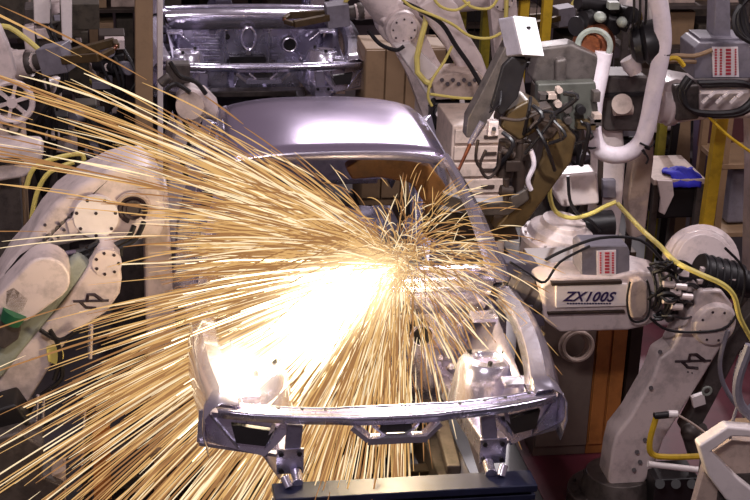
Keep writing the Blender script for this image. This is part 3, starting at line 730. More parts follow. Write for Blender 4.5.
# --- big left robot
rl = empty('welding_robot', (-1.0, 1.6, 0), 'big white robot at left, arched head with a dark spiral hole and a column', 'robot')
MB().box((-1.0, 1.62, .04), (.45, .4, .08)).build('base', 'machine_grey', rl, bevel=.01)
MB().slab([(143, 190), (168, 188), (174, 300), (186, 494), (158, 496), (146, 320)], 1.5, .2).build('column', 'white', rl, bevel=.02)
hd = MB().slab([(-22, 330), (-4, 284), (10, 262), (27, 243), (40, 222), (56, 203), (82, 184), (108, 171), (126, 166), (142, 166), (156, 175), (164, 192), (166, 222), (160, 240), (144, 240), (134, 243), (122, 245), (104, 243), (88, 241), (66, 246), (46, 250), (36, 253), (25, 260), (12, 276), (4, 292), (-4, 330)], 1.3, .34).build('upper_arm', 'white', rl, bevel=.035, seg=4)
c1 = P(96, 215, 1.3); c2 = P(133, 209, 1.3)
b = MB(); b.mats = ['white_clean', 'mark']; b.cyl(c1+V((0, .02, 0)), c1+V((0, -.03, 0)), .108, n=36); b.cur = 1
b.bolts(c1+V((0, -.028, 0)), (0, -1, 0), .095, 7, .009, .006, .2); b.cyl(c1+V((.0, -.028, .02)), c1+V((0, -.033, .02)), .009, n=6)
b.build('cover', 'white_clean', hd)
b = MB()
for (x, y) in ((47, 236), (45, 225), (59, 224), (58, 237), (70, 216), (73, 222), (52, 240), (64, 230), (44, 240)): b.cyl(P(x, y, 1.3), P(x, y, 1.285), .009, n=6)
b.each('bolt', 'mark', hd)
MB().slab([(66, 222), (74, 216), (80, 222), (78, 234), (70, 238)], 1.28, .04).build('small_boss', 'white', hd, bevel=.008)
b = MB(); b.torus(c2+V((0, -.0, 0)), (0, -1, 0), .066, .012, 30, 6, -.8, 4.4).torus(c2+V((0, -.004, 0)), (0, -1, 0), .043, .012, 30, 6).cyl(c2+V((0, .0, 0)), c2+V((0, -.008, 0)), .03, n=20)
b.build('spiral_hole', 'mark', hd)
b = MB(); b.torus(c2+V((0, -.01, 0)), (0, -1, 0), .082, .012, 30, 6, -.6, 2.6); b.build('hole_rim', 'cream', hd)
b = MB()
for k, pts in enumerate((((134, 226), (128, 238), (112, 246), (98, 250), (84, 256)), ((144, 222), (136, 238), (120, 248), (104, 256), (92, 260)), ((100, 242), (88, 248), (76, 252), (60, 254)), ((108, 250), (96, 258), (88, 266), (86, 276)), ((86, 246), (92, 258), (84, 268)))):
    b.tube([P(x, y, 1.22) for x, y in pts], .014, 7)
b.box(P(90, 252, 1.25), (.1, .08, .06)).box(P(110, 248, 1.3), (.12, .1, .05))
b.build('cable_bundle', 'rubber', rl)
b = MB().tube([P(x, y, 1.2) for x, y in ((76, 252), (58, 254), (42, 254), (28, 262), (16, 278), (6, 296))], .012, 7); b.each('hose', 'mauve', rl)
p0, p1 = P(46, 272, 1.1), P(18, 296, 1.1)
b = MB().dog(p0, p1, .115, .1, (0, -1, 0), .2); b.build('motor_housing', 'white', rl, bevel=.015)
MB().slab([(5, 290), (14, 286), (30, 299), (24, 312), (14, 316), (4, 306)], 1.0, .12).build('housing_end', 'tan', rl, bevel=.008)
MB().beam(P(84, 256, 1.2), P(-10, 372, 1.15), .1, .12, up=(0, 1, 0)).build('balance_tube', 'grey_green', rl, bevel=.03, seg=3)
MB().cyl(P(15, 312, 1.0), P(10, 322, 1.0), .06, .05, n=20).build('green_cap', 'green_cap', rl)
MB().slab([(-6, 322), (8, 316), (22, 326), (18, 340), (4, 350), (-8, 344)], 1.02, .12).build('lower_gearbox', 'machine_grey', rl, bevel=.01)
la = MB().slab([(94, 258), (100, 248), (112, 248), (120, 256), (122, 280), (120, 294), (108, 312), (92, 322), (72, 336), (60, 352), (44, 378), (28, 404), (14, 410), (0, 402), (-4, 384), (18, 352), (44, 326), (66, 300), (80, 280)], 1.12, .2).build('lower_arm', 'white', rl, bevel=.02, seg=3)
wind_mark(MB(), (91, 301), 8.5, 1.115).build('logo_mark', 'mark', la)
b = MB(); cc = P(107, 262, 1.12); b.mats = ['white', 'mark']; b.cyl(cc, cc+V((0, -.02, 0)), .07, n=28); b.cur = 1; b.bolts(cc+V((0, -.02, 0)), (0, -1, 0), .055, 7, .008, .006)
b.build('joint_cover', 'white', la)
MB().slab([(46, 350), (58, 346), (64, 358), (58, 366), (48, 362)], 1.08, .06).build('yellow_fitting', 'yellow_hose', rl, bevel=.005)
b0 = P(8, 410, 1.2)
MB().lathe((b0.x-.05, 1.25, 0), (0, 0, 1), [(0, .3), (.1, .3), (.12, .24), (b0.z-.05, .2), (b0.z+.05, .16)], 28).build('pedestal', 'grey', rl, bevel=.01)
b = MB()
for pts in (((40, 330), (60, 340), (80, 330), (96, 336)), ((20, 430), (36, 400), (60, 380), (62, 366)), ((-8, 460), (14, 440), (40, 430), (56, 410)), ((50, 330), (58, 344), (60, 360), (54, 380))):
    b.tube([P(x, y, 1.05) for x, y in pts], .012, 7)
b.each('cable', 'rubber', rl)

# --- upper-left pieces
pk = empty('robot_gripper', P(20, 110, 3.0), 'pale robot gripper with round open spoked head at the left edge', 'gripper'); pk.location.z = 0
MB().slab([(-12, 20), (0, 30), (8, 48), (16, 74), (12, 86), (-12, 88)], 3.0, .16).build('arm', 'white', pk, bevel=.02)
c = P(12, 102, 3.0); b = MB(); b.torus(c, (0, -1, .1), .115, .018)
for k in range(6):
    t = k*math.pi/3+.3; b.beam(c, c+V((math.cos(t)*.11, 0, math.sin(t)*.11)), .02, .02)
b.cyl(c+V((0, .03, 0)), c+V((0, -.03, 0)), .03); b.build('spoked_head', 'white', pk)
MB().cyl(c+V((0, .1, 0)), c+V((0, .04, 0)), .1).build('head_core', 'dark', pk)
MB().slab([(-14, 114), (24, 117), (26, 150), (-14, 152)], 3.0, .2).build('body', 'cream', pk, bevel=.015)
b = MB().torus(P(14, 128, 2.98), (0, -1, 0), .035, .008, 16, 6, 3.1, 6.3).box(P(8, 124, 2.98), (.06, .03, .02)); b.build('hook', 'dark', pk)
MB().slab([(-14, 145), (40, 146), (44, 152), (40, 168), (24, 178), (-14, 184)], 2.8, .2).build('lower_body', 'white', pk, bevel=.02)
MB().slab([(-14, 160), (18, 158), (24, 163), (-14, 167)], 2.78, .05).build('slot', 'dark', pk)
g0 = P(0, 150, 3.1); MB().beam((g0.x, g0.y, 0), (g0.x, g0.y, g0.z), .22, .22).build('column', 'machine_grey', pk, bevel=.01)
b = MB()
for pts in (((26, 188), (34, 168), (56, 158), (80, 154), (84, 160)), ((30, 240), (32, 215), (38, 190), (50, 172), (74, 162))): b.tube([P(x, y, 2.6) for x, y in pts], .014, 7)
b.each('hose', 'yellow_hose', pk)

# vertical column machine upper left
def mach(label, px, Y, hw, top, m='machine_grey'):
    c = P(px, 60, Y); r = empty('spot_weld_gun_stand', (c.x, Y, 0), label, 'machine')
    MB().box((c.x, Y, top/2), (hw, hw*1.1, top)).box((c.x, Y, .03), (hw*1.8, hw*1.8, .06)).build('column', m, r, bevel=.01)
    b = MB(); b.mats = ['white', 'dark', 'grey']
    rnd = random.Random(px)
    for k in range(12):
        b.cur = rnd.choice((0, 1, 1, 2)); z = top*rnd.uniform(.45, 1.0)
        if rnd.random() < .5: b.box((c.x+rnd.uniform(-.15, .15), Y-hw*.6-rnd.uniform(0, .06), z), (rnd.uniform(.05, .16), .12, rnd.uniform(.04, .16)))
        else: b.cyl((c.x+rnd.uniform(-.15, .15), Y-hw*.6, z), (c.x+rnd.uniform(-.15, .15), Y-hw*.6-.14, z+.02), rnd.uniform(.02, .06), n=14)
    b.each('valve_block', 'white', r, bevel=.005)
    b = MB()
    for k in range(4):
        a = rnd.uniform(-.15, .15); b.tube([(c.x+a, Y-hw, top*.95), (c.x+a+.1, Y-hw-.1, top*.75), (c.x-a, Y-hw-.08, top*.5), (c.x+a, Y-hw, .1)], .012, 6)
    b.each('hose', 'rubber', r)
    return r
m1 = mach('grey machine column with white valve blocks in the upper left corner', 40, 5.0, .18, 1.75)
MB().slab([(33, -8), (50, -8), (50, 24), (34, 24)], 4.8, .14).slab([(60, -8), (72, -8), (72, 44), (62, 40)], 4.7, .14).build('white_cover', 'white_clean', m1, bevel=.01)
MB().slab([(36, 58), (50, 54), (52, 70), (36, 72)], 4.7, .1).slab([(22, 28), (34, 26), (36, 52), (26, 56)], 4.75, .1).each('bracket', 'white', m1, bevel=.01)
mach('dark machine column standing left of the rear car body', 112, 6.2, .2, 1.25, 'dark_brown')
mach('brown machine column between the left robot and dark shelves', 84, 5.2, .16, 1.0, 'cable_box')
post = MB().slab([(135, -8), (153, -8), (153, 260), (136, 260)], 4.6, .13)
post.bm.verts.ensure_lookup_table()
for v in post.bm.verts:
    if v.co.z < .8: v.co.z = 0
tag(post.build('steel_post', 'tan', bevel=.008), 'broad tan post standing left of the rear car body', 'post')
post = MB().slab([(157, -8), (163, -8), (163, 240), (158, 240)], 4.75, .05)
for v in post.bm.verts:
    if v.co.z < .9: v.co.z = 0
tag(post.build('steel_post', 'white_clean', bevel=.005), 'thin white post just left of the rear car body', 'post')
# curved white arm by the left pillar of the car
wa = empty('welding_robot', (-.98, 3.3, 0), 'slim white robot arm bent beside the front car roof, behind the sparks', 'robot')
MB().lathe((-1.0, 3.3, 0), (0, 0, 1), [(0, .24), (.08, .24), (.1, .18), (.7, .15), (.75, .1)], 24).build('base', 'machine_grey', wa)
MB().slab([(172, 250), (168, 200), (172, 150), (180, 118), (176, 100), (188, 88), (206, 92), (218, 104), (220, 122), (206, 118), (196, 130), (194, 170), (198, 250)], 3.1, .16).build('arm', 'white', wa, bevel=.025, seg=3)
MB().cyl(P(190, 106, 3.1), P(190, 106, 3.0), .085, n=24).build('joint', 'cream', wa, bevel=.006)
b = MB()
for pts in (((170, 62), (180, 76), (196, 82), (206, 94)), ((184, 120), (190, 140), (182, 160), (188, 180)), ((166, 90), (176, 84), (190, 92))): b.tube([P(x, y, 3.0) for x, y in pts], .014, 7)
b.each('cable', 'rubber', wa)
MB().box(P(178, 72, 3.2), (.14, .1, .12)).cyl(P(170, 76, 3.1), P(160, 84, 3.1), .03).build('gun_head', 'machine_grey', wa, bevel=.01)

# ------------------------------------------------------------------ cabinets, fence, benches
def cabinet(label, x0, x1, Y, dep, top, m, doors=2, tilt=0, handle=True, vents=False):
    r = empty('control_cabinet', ((x0+x1)/2, Y+dep/2, 0), label, 'cabinet')
    MB().box(((x0+x1)/2, Y+dep/2, top/2), (x1-x0, dep, top)).build('body', m, r, bevel=.008)
    w = (x1-x0)/doors
    for k in range(doors):
        d = MB().box((x0+w*(k+.5), Y-.01, top/2+.03), (w-.012, .02, top-.08)).build('door', m, r, bevel=.004)
        if handle: MB().box((x0+w*(k+.85), Y-.03, top*.6), (.018, .02, .12)).build('handle', 'dark', d)
    return r
a, bb = P(365, 60, 5.6), P(402, 60, 5.6)
cabinet('tan two-door cabinet between the rear car and the white robot', a.x, a.x+.62, 5.6, .4, PZ(380, 44, 1.3).z and 1.26, 'tan', 4)
a = P(541, 330, 2.0); c_ = P(592, 330, 2.0)
ca = cabinet('brown metal cabinet under the right robot with a coiled hose on it', P(538, 380, 1.55).x, P(592, 380, 1.55).x, 1.55, .5, 1.06, 'brown_panel', 1, handle=False)
co = P(573, 345, 1.5)
b = MB()
for k in range(5): b.torus(co+V((.004*k, -.012*k, .003*k)), (0, -1, .1), .075+.006*(k % 3), .009, 26, 6)
tag(b.build('hose_coil', 'cream'), 'pale hose coiled up on the brown cabinet front', 'hose')
cabinet('orange and tan panel cabinet directly below the ZX100S arm', P(592, 380, 1.55).x, P(623, 380, 1.55).x, 1.55, .5, 1.06, 'orange_panel', 2, handle=False)
cabinet('dark maroon cabinet standing right of the orange one', P(624, 380, 1.6).x, P(638, 380, 1.6).x, 1.6, .4, 1.0, 'dark_brown', 1, handle=False)
cabinet('brown cabinet at the left edge below the pale gripper', P(-20, 220, 3.4).x, P(26, 220, 3.4).x, 3.4, .5, P(20, 182, 3.4).z, 'tan', 3, handle=False)
# tan drawers
x0, x1 = P(452, 150, 3.7).x, P(512, 150, 3.7).x
dr = empty('drawer_cabinet', ((x0+x1)/2, 3.95, 0), 'cream drawer cabinet behind the weld gun and right roof pillar', 'cabinet')
tp = P(480, 126, 3.7).z
MB().box(((x0+x1)/2, 3.97, tp/2), (x1-x0, .5, tp)).build('body', 'cream', dr, bevel=.01)
for k in range(6):
    d = MB().box(((x0+x1)/2, 3.71, tp-.07-.115*k), (x1-x0-.03, .03, .095)).build('drawer', 'cream', dr, bevel=.006)
    MB().box(((x0+x1)/2+.05, 3.69, tp-.07-.115*k), (.09, .02, .018)).build('handle', 'dark_brown', d)
# fence of yellow posts with mesh
def fence_bit(xs, Y, top, m, label, mesh='dark'):
    r = empty('safety_fence', (sum(xs)/len(xs), Y, 0), label, 'fence')
    for x in xs: MB().box((x, Y, top/2), (.075, .075, top)).box((x, Y, .01), (.14, .14, .02)).build('post', m, r, bevel=.004)
    if len(xs) > 1:
        b = MB(); x0, x1 = min(xs), max(xs)
        for z in (.15, top*.5, top-.06): b.beam((x0, Y, z), (x1, Y, z), .03, .04)
        n = int((x1-x0)/.06)
        for k in range(1, n): b.beam((x0+k*.06, Y, .15), (x0+k*.06, Y, top-.06), .006, .006)
        b.build('mesh_panel', mesh, r)
    return r
fence_bit([P(461, 20, 6.6).x, P(486, 20, 6.6).x], 6.6, 1.75, 'olive_yellow', 'olive fence section with mesh behind the yellow hoses', )
fence_bit([P(507, 20, 6.3).x, P(523, 20, 6.3).x, P(546, 20, 6.3).x], 6.3, 1.85, 'yellow', 'bright yellow fence posts behind the weld gun')
# slanted yellow post on the right and others
def bar_(px0, px1, Y, w, m, label, name='guard_post'):
    t = P(*px0, Y); q = P(*px1, Y); d = (q-t); f0 = t + d*(t.z/(t.z-q.z))
    return tag(MB().beam(f0+V((0, 0, .01)), t, w, w).box(f0+V((0, 0, .012)), (w*2, w*2, .022)).build(name, m, bevel=.005), label, 'post')
bar_((722, 112), (704, 240), 3.0, .075, 'yellow', 'leaning yellow guard post left of the right-hand shelves')
bar_((664, 110), (654, 210), 4.2, .06, 'olive_yellow', 'green-yellow guard post left of the blue cloth')
bar_((676, 122), (664, 215), 4.3, .05, 'dark', 'dark green post beside the green-yellow guard post')
# bench with grey bin and blue cloth
wb = empty('workbench', (P(690, 180, 3.6).x, 3.8, 0), 'cream workbench with a dark bin shelf beside the leaning yellow post', 'workbench')
zt = P(690, 182, 3.6).z; xa, xb = P(654, 180, 3.6).x, P(706, 180, 3.6).x
MB().box(((xa+xb)/2, 3.85, zt), (xb-xa, .5, .04)).build('top', 'cream', wb, bevel=.006)
MB().box(((xa+xb)/2+.02, 3.85, zt-.17), (.3, .4, .22)).build('bin', 'dark', wb, bevel=.02)
for x in (xa+.03, xb-.03):
    for y in (3.63, 4.07): MB().box((x, y, zt/2), (.04, .04, zt)).build('leg', 'machine_grey', wb)
MB().prism([(xa+.02, 3.59, zt+.02), (xa+.12, 3.57, zt+.02), (xa+.14, 3.57, zt-.08), (xa+.09, 3.57, zt-.22), (xa+.05, 3.57, zt-.2), (xa+.05, 3.57, zt-.1)], (0, .02, 0)).build('side_bracket', 'white', wb, bevel=.004)
rows = []
random.seed(5)
for i in range(12):
    rows.append([])
    for j in range(10):
        u, w_ = i/11, j/9
        z = zt+.03+.045*abs(math.sin(u*5+w_*3))*math.sin(math.pi*u)*math.sin(math.pi*w_)+random.uniform(0, .01)
        x = (xa+xb)/2-.07+.21*u; y = 3.58+.2*w_
        if w_ < .3: z -= (.3-w_)*.22
        rows[-1].append((x+.02*math.sin(w_*7), y, z))
tag(MB().grid(rows).build('cloth', 'blue_cloth', solid=.012, sharp=80), 'crumpled bright blue cloth lying on the cream workbench', 'cloth')
# mauve screen and back shelves at right
tag(MB().prism([P(694, 118, 4.3), P(714, 122, 4.3), P(712, 176, 4.3), P(692, 170, 4.3)], (.02, .06, 0)).beam(P(700, 170, 4.33), (P(700, 170, 4.33).x, 4.33, 0), .05, .05).build('screen', 'mauve', bevel=.005), 'dark mauve panel standing between bench and leaning yellow post', 'panel')
tag(MB().slab([(677, 116), (691, 118), (690, 170), (676, 166)], 4.5, .1).beam(P(684, 168, 4.55), (P(684, 168, 4.55).x, 4.55, 0), .1, .06).build('switch_box', 'tan', bevel=.005), 'pale tan switch box left of the mauve panel', 'box')
sh = empty('shelf_unit', (P(740, 200, 3.4).x, 3.6, 0), 'tan framed shelf unit with maroon back panel at the right edge', 'shelf')
xs0 = P(722, 180, 3.4).x; zz = [P(740, 168, 3.4).z, P(740, 236, 3.4).z]
for z in zz: MB().box((xs0+.5, 3.65, z), (1.0, .45, .035)).build('shelf', 'tan', sh, bevel=.004)
for x in (xs0+.02, xs0+.98):
    for y in (3.45, 3.85): MB().box((x, y, (zz[0]+.5)/2), (.045, .045, zz[0]+.5)).build('upright', 'tan', sh)
MB().box((xs0+.5, 3.89, zz[0]+.24), (1.0, .03, .5)).build('back_panel', 'maroon', sh)
MB().box((xs0+.3, 3.7, (zz[0]+zz[1])/2-.02), (.34, .3, zz[0]-zz[1]-.1)).build('glazed_box', 'grey', sh, bevel=.02)
# racks at the back, upper right
def rack(label, x, Y, w, top, seed, m='machine_grey'):
    rnd = random.Random(seed); r = empty('storage_rack', (x, Y+.3, 0), label, 'rack')
    for sx in (0, 1):
        for yy in (0, .6): MB().box((x-w/2+sx*w, Y+yy, top/2), (.05, .05, top)).build('upright', m, r)
    n = max(2, int(top/.35))
    for k in range(n):
        z = top*(k+1)/n-.03
        MB().box((x, Y+.3, z), (w, .64, .03)).build('shelf', m, r)
        b = MB(); b.mats = ['cable_box', 'brown_panel', 'dark', 'cream', 'grey', 'tan']; xx = x-w/2+.06
        while xx < x+w/2-.12:
            ww = rnd.uniform(.12, .32); h = rnd.uniform(.06, top/n-.08); b.cur = rnd.randrange(6) if rnd.random() < .6 else 0
            b.box((xx+ww/2, Y+.25, z+.015+h/2-(0 if k < n-1 else 0)), (ww, rnd.uniform(.2, .45), h)); xx += ww+rnd.uniform(.01, .08)
        for o in b.each('storage_box', 'dark', None, bevel=.004): tag(o, 'dusty box or equipment case stored on the '+label.split(',')[0], 'box', 'boxes on the '+label)
    return r
rack('brown storage rack behind the padded hose, top right', P(685, 30, 6.2).x, 6.2, 1.0, 1.45, 1)
rack('long rack beyond the far right robot', P(735, 20, 7.5).x, 7.5, 1.4, 1.0, 2, 'brown_panel')
rack('dark rack in the far left background', P(95, 30, 8.2).x, 8.2, 1.3, .95, 3, 'dark_brown')
rack('dark rack far behind the tan post', P(185, 10, 10.5).x, 10.3, 1.6, .9, 4, 'dark_brown')
rack('dark rack far beyond the rear car body', P(330, 5, 11.3).x, 11.2, 1.6, .7, 5, 'dark_brown')
rack('dark rack behind the yellow fence posts', P(520, 30, 8.4).x, 8.4, 1.8, 1.1, 6, 'dark_brown')
rack('brown rack behind the left machine columns', P(20, 60, 6.4).x, 6.4, 1.0, 1.2, 8, 'cable_box')
# machinery masses between
mach('dark equipment column behind the tilted weld gun', 560, 4.4, .3, 1.3, 'machine_grey')
mach('brown equipment column right of the padded hose robot', 610, 4.6, .28, 1.15, 'brown_panel')
mach('dark equipment column below the tan box at the right', 668, 5.2, .22, 1.1, 'dark_brown')

# ------------------------------------------------------------------ yellow hoses right (lie over things)
def hose(pts, Y, r, m, label, n=8):
    return tag(MB().tube([P(x, y, (Y if not isinstance(Y, (list, tuple)) else Y[i])) for i, (x, y) in enumerate(pts)], r, n).build('hose', m), label, 'hose')
hose([(551, 176), (550, 196), (556, 212), (572, 218), (590, 214), (606, 206), (616, 202)], 2.3, .013, 'yellow_hose', 'yellow hose drooping in a bow below the brown gun frame')
hose([(618, 204), (640, 228), (660, 246), (676, 262), (700, 274), (722, 284), (734, 296), (740, 318), (752, 340)], [2.2, 1.6, 1.1, .8, .72, .7, .7, .74, .8], .013, 'yellow_hose', 'long yellow hose running across the right robot elbow')

# ------------------------------------------------------------------ foreground right corner
fc = empty('robot_base_cover', (1.55, -.2, 0), 'white angular cover in the bottom right corner, nearest the viewer', 'machine cover')
MB().slab([(699, 446), (728, 427), (760, 430), (760, 438), (732, 437), (712, 452), (740, 480), (760, 496), (760, 516), (726, 500), (708, 476)], -.35, .07).build('rim', 'white_clean', fc, bevel=.012, seg=3)
q = P(715, 480, -.28)
MB().slab([(712, 452), (732, 440), (760, 442), (760, 520), (722, 500), (690, 520), (704, 470)], -.27, .05).build('side_panel', 'cream', fc, bevel=.006)
q = P(746, 440, -.1)
MB().cyl((q.x, -.1, .0), (q.x, -.1, q.z+.06), .10, n=28).build('column', 'tan', fc)
b = MB(); b.tube([P(x, y, -.25) for x, y in ((738, 404), (730, 440), (744, 480), (762, 494))], .008).tube([P(x, y, -.28) for x, y in ((750, 345), (738, 380), (740, 404), (756, 420))], .022)
b.each('hose', 'grey', fc)
MB().box((1.55, -.15, .45), (.25, .25, .9)).build('stand', 'machine_grey', fc, bevel=.01)
dv = empty('valve_terminal', (P(680, 480, .75).x, .8, 0), 'black valve terminal with a tan tube beside the right robot foot', 'valve terminal')
xx = P(678, 480, .75)
MB().box((xx.x, .86, xx.z/2), (.24, .2, max(xx.z, .2))).build('body', 'dark', dv, bevel=.008)
b = MB()
for k in range(3): b.cyl(P(660+16*k, 484, .74), P(660+16*k, 484, .70), .025, n=14)
b.each('port', 'rubber', dv)
MB().cyl(P(648, 464, .7), P(700, 470, .7), .016, n=12).each('rod', 'white_clean', dv)
MB().tube([P(x, y, .66) for x, y in ((656, 418), (650, 440), (652, 454), (670, 457), (704, 456))], .016, 8).build('tube', 'yellow', dv)
b = MB().cyl(P(654, 416, .66), P(676, 414, .66), .018, n=12); b.mats = ['dark', 'white_clean']; b.cur = 1; b.cyl(P(668, 414, .66), P(677, 414, .66), .0195, n=12)
b.build('tube_end', 'dark', dv)
MB().tube([P(x, y, .66) for x, y in ((676, 414), (690, 422), (704, 432), (712, 440))], .006).build('cable', 'cream', dv)
gp = empty('spot_weld_gun', (2.0, .9, 0), 'grey weld gun parts leaning right of the logo arm at the right edge', 'weld gun')
b = MB().slab([(716, 345), (728, 340), (760, 300), (760, 330), (740, 352), (716, 400), (700, 430), (688, 440), (682, 430), (700, 396)], .95, .1); b.build('arm', 'machine_grey', gp, bevel=.012)
MB().slab([(692, 398), (704, 394), (706, 404), (694, 408)], .86, .03).build('name_tag', 'white_clean', gp)
MB().torus(P(707, 391, .86), (0, -1, 0), .022, .007).beam(P(722, 440, .95), (P(722, 440, .95).x, 1.0, 0.0), .12, .1).each('bracket', 'grey_green', gp)
MB().cyl(P(694, 430, .92), P(700, 450, .92), .07, n=20).blob(P(690, 432, .9), .05, .05, .05).build('gearbox', 'machine_grey', gp)
MB().tube([P(x, y, .84) for x, y in ((728, 330), (720, 360), (724, 385), (742, 410), (756, 400))], .012).tube([P(x, y, .8) for x, y in ((744, 352), (736, 385), (748, 420))], .02).each('cable', 'grey', gp)

# lower left shop-floor equipment
le = empty('clamp_stand', (-1.25, .9, 0), 'grey clamp stand with bright rods in the bottom left corner', 'stand')
b = MB(); b.mats = ['machine_grey', 'cream', 'dark']
b.slab([(-10, 440), (20, 432), (44, 448), (40, 476), (64, 486), (64, 520), (-10, 520)], .8, .25); b.cur = 2; b.slab([(-10, 412), (16, 404), (30, 424), (18, 440), (-10, 448)], .9, .2)
b.build('body', 'machine_grey', le, bevel=.015)
b = MB(); b.cyl(P(91, 325, 1.0), P(90, 358, 1.0), .012).cyl(P(85, 410, 1.0), P(82, 468, 1.0), .01).cyl(P(38, 395, 1.0), P(36, 424, 1.0), .008).cyl(P(44, 396, 1.0), P(43, 420, 1.0), .008)
b.each('rod', 'bright_steel', le)
MB().slab([(84, 398), (92, 398), (92, 500), (82, 500)], 1.02, .08).build('rod_support', 'dark_brown', le)
MB().slab([(92, 430), (110, 426), (112, 500), (94, 500)], 1.0, .1).build('leg', 'orange_panel', le, bevel=.006)
MB().slab([(40, 480), (66, 470), (66, 520), (40, 520)], .85, .14).build('foot_block', 'cream', le, bevel=.006)
# floor frame left of fixture with tan legs
ff_ = empty('floor_frame', (-.75, .8, 0), 'low brown frame with tan legs under the front left of the car', 'frame')
for x in (222, 160):
    t = P(x, 452, .7); MB().beam((t.x, t.y, 0), t, .06, .06).build('leg', 'tan', ff_)
t0, t1 = P(150, 452, .7), P(285, 448, .7)
MB().beam(t0, t1, .08, .04).build('cross_rail', 'brown_panel', ff_)
t = P(285, 448, .7); MB().beam((t.x, t.y, 0), t, .06, .06).build('leg', 'dark_brown', ff_)

# ------------------------------------------------------------------ sparks
emis('spark_white', (1.0, .86, .52), 5.0)
emis('spark_cream', (1.0, .77, .48), 1.2)
emis('spark_gold', (1.0, .58, .22), .8)
emis('spark_dim', (.75, .36, .14), .5)
O = P(398, 266, 1.0)
G = 9.8
def path(a, dep, v, t0, t1, n=9, o=None, curl=0):
    o = o or O; d = V((math.cos(R(a))*math.cos(dep), math.sin(dep), math.sin(R(a))*math.cos(dep)))
    pts = []
    for i in range(n+1):
        t = t0+(t1-t0)*i/n
        pts.append(o + d*v*t + V((curl*t*t, 0, -.5*G*t*t)))
    return pts
def streak(b, pts, r):
    N = len(pts)-1; prev = None; tn = (pts[-1]-pts[0]).normalized(); x = tn.cross(DV).normalized(); y = tn.cross(x)
    for i, q in enumerate(pts):
        rr = r*max(.12, math.sin(math.pi*min(1, (i+.35)/(N+.7)))**.6)
        ring = [b.v(q + (x*math.cos(2*math.pi*k/4)+y*math.sin(2*math.pi*k/4))*rr) for k in range(4)]
        if prev:
            for k in range(4): b.f([prev[k], prev[(k+1) % 4], ring[(k+1) % 4], ring[k]])
        prev = ring
rs = random.Random(21)
def pix(q):
    d = q-CAM; z = d.dot(DV); return 375+FPX*d.dot(RV)/z, 250-FPX*d.dot(UV)/z
def zone(x, y):
    if x >= 330: return 1
    if x >= 200: return 1 if y > 150 else .55
    if y < 110: return .08
    if y < 185: return .11 if x < 110 else .32
    if y < 300 + (0 if x < 140 else -40): return .018 if x < 140 else .2
    if x < 60: return .13
    return .35 if y < 330 + (200-x) * .55 or y > 430 else .8
def one(kind):
    while True:
        pts, r = one_(kind)
        if min(q.z for q in pts) < .03: continue
        if kind in ('left', 'upper', 'mid'):
            pr = min(zone(*pix(q)) for q in pts if pix(q)[0] > -20 or q is pts[0])
            if rs.random() > pr: continue
        return pts, r
def one_(kind):
    j = .075 if kind in ('right', 'up') else .045
    o = O + V((rs.gauss(0, j), rs.gauss(0, j*.5), rs.gauss(0, j*.55)))
    if kind == 'left':
        a = rs.gauss(204, 14); a = min(max(a, 168), 238); v = rs.uniform(6, 11); t0 = abs(rs.gauss(0, .13)); L = rs.uniform(.03, .13); dep = -rs.uniform(-.05, .35)-max(0, (a-195)/43)*.55; r = rs.uniform(.0025, .0045)
    elif kind == 'upper':
        a = rs.uniform(138, 172); v = rs.uniform(7, 11); t0 = rs.uniform(.02, .22); L = rs.uniform(.04, .14); dep = -rs.uniform(-.1, .25); r = rs.uniform(.0025, .0045)
    elif kind == 'arch':
        a = rs.uniform(128, 165); v = rs.uniform(2.5, 6.5); t0 = rs.uniform(.02, .2); L = rs.uniform(.03, .1); dep = rs.uniform(-.35, .2); r = rs.uniform(.0025, .0042)
    elif kind == 'mid':
        a = rs.uniform(158, 190); v = rs.uniform(4, 9); t0 = rs.uniform(.0, .12); L = rs.uniform(.03, .11); dep = rs.uniform(-.12, .55); r = rs.uniform(.003, .005)
    elif kind == 'down':
        a = rs.uniform(214, 266); v = rs.uniform(5, 9); t0 = rs.uniform(.0, .2); L = rs.uniform(.02, .08); dep = -rs.uniform(.6, 1.1); r = rs.uniform(.0022, .004)
    elif kind == 'right':
        a = rs.uniform(245, 350); v = rs.uniform(1.0, 3.6); t0 = rs.uniform(.02, .2); L = rs.uniform(.02, .09); dep = -rs.uniform(.0, .7); r = rs.uniform(.002, .0035)
    else:
        a = rs.uniform(5, 170); v = rs.uniform(1.0, 3.4); t0 = rs.uniform(.02, .2); L = rs.uniform(.03, .13); dep = -rs.uniform(-.2, .5); r = rs.uniform(.0018, .0030)
    return path(a, dep, v, t0, t0+L, 9, o), r
LAB = {'left': ('long straight cream spark streak flying left from the weld', 'spark streaks flying left'),
       'upper': ('long arching spark streak flying up and left across the dark machinery', 'spark streaks arching to the upper left'),
       'down': ('straight spark streak falling towards the front of the car', 'spark streaks falling down'),
       'right': ('short curling spark streak right of the weld over the engine bay', 'short spark streaks right of the weld'),
       'up': ('short curling spark streak rising inside the windshield opening', 'short spark streaks above the weld')}
for kind, cnt, m_ in (('left', 120, 'spark_cream'), ('upper', 55, 'spark_cream'), ('down', 50, 'spark_cream'), ('right', 45, 'spark_cream'), ('up', 30, 'spark_cream')):
    for k in range(cnt):
        pts, r = one(kind); b = MB(); streak(b, pts, r*1.15)
        o = b.build('spark', m_, sharp=180); tag(o, LAB[kind][0], 'spark', LAB[kind][1])
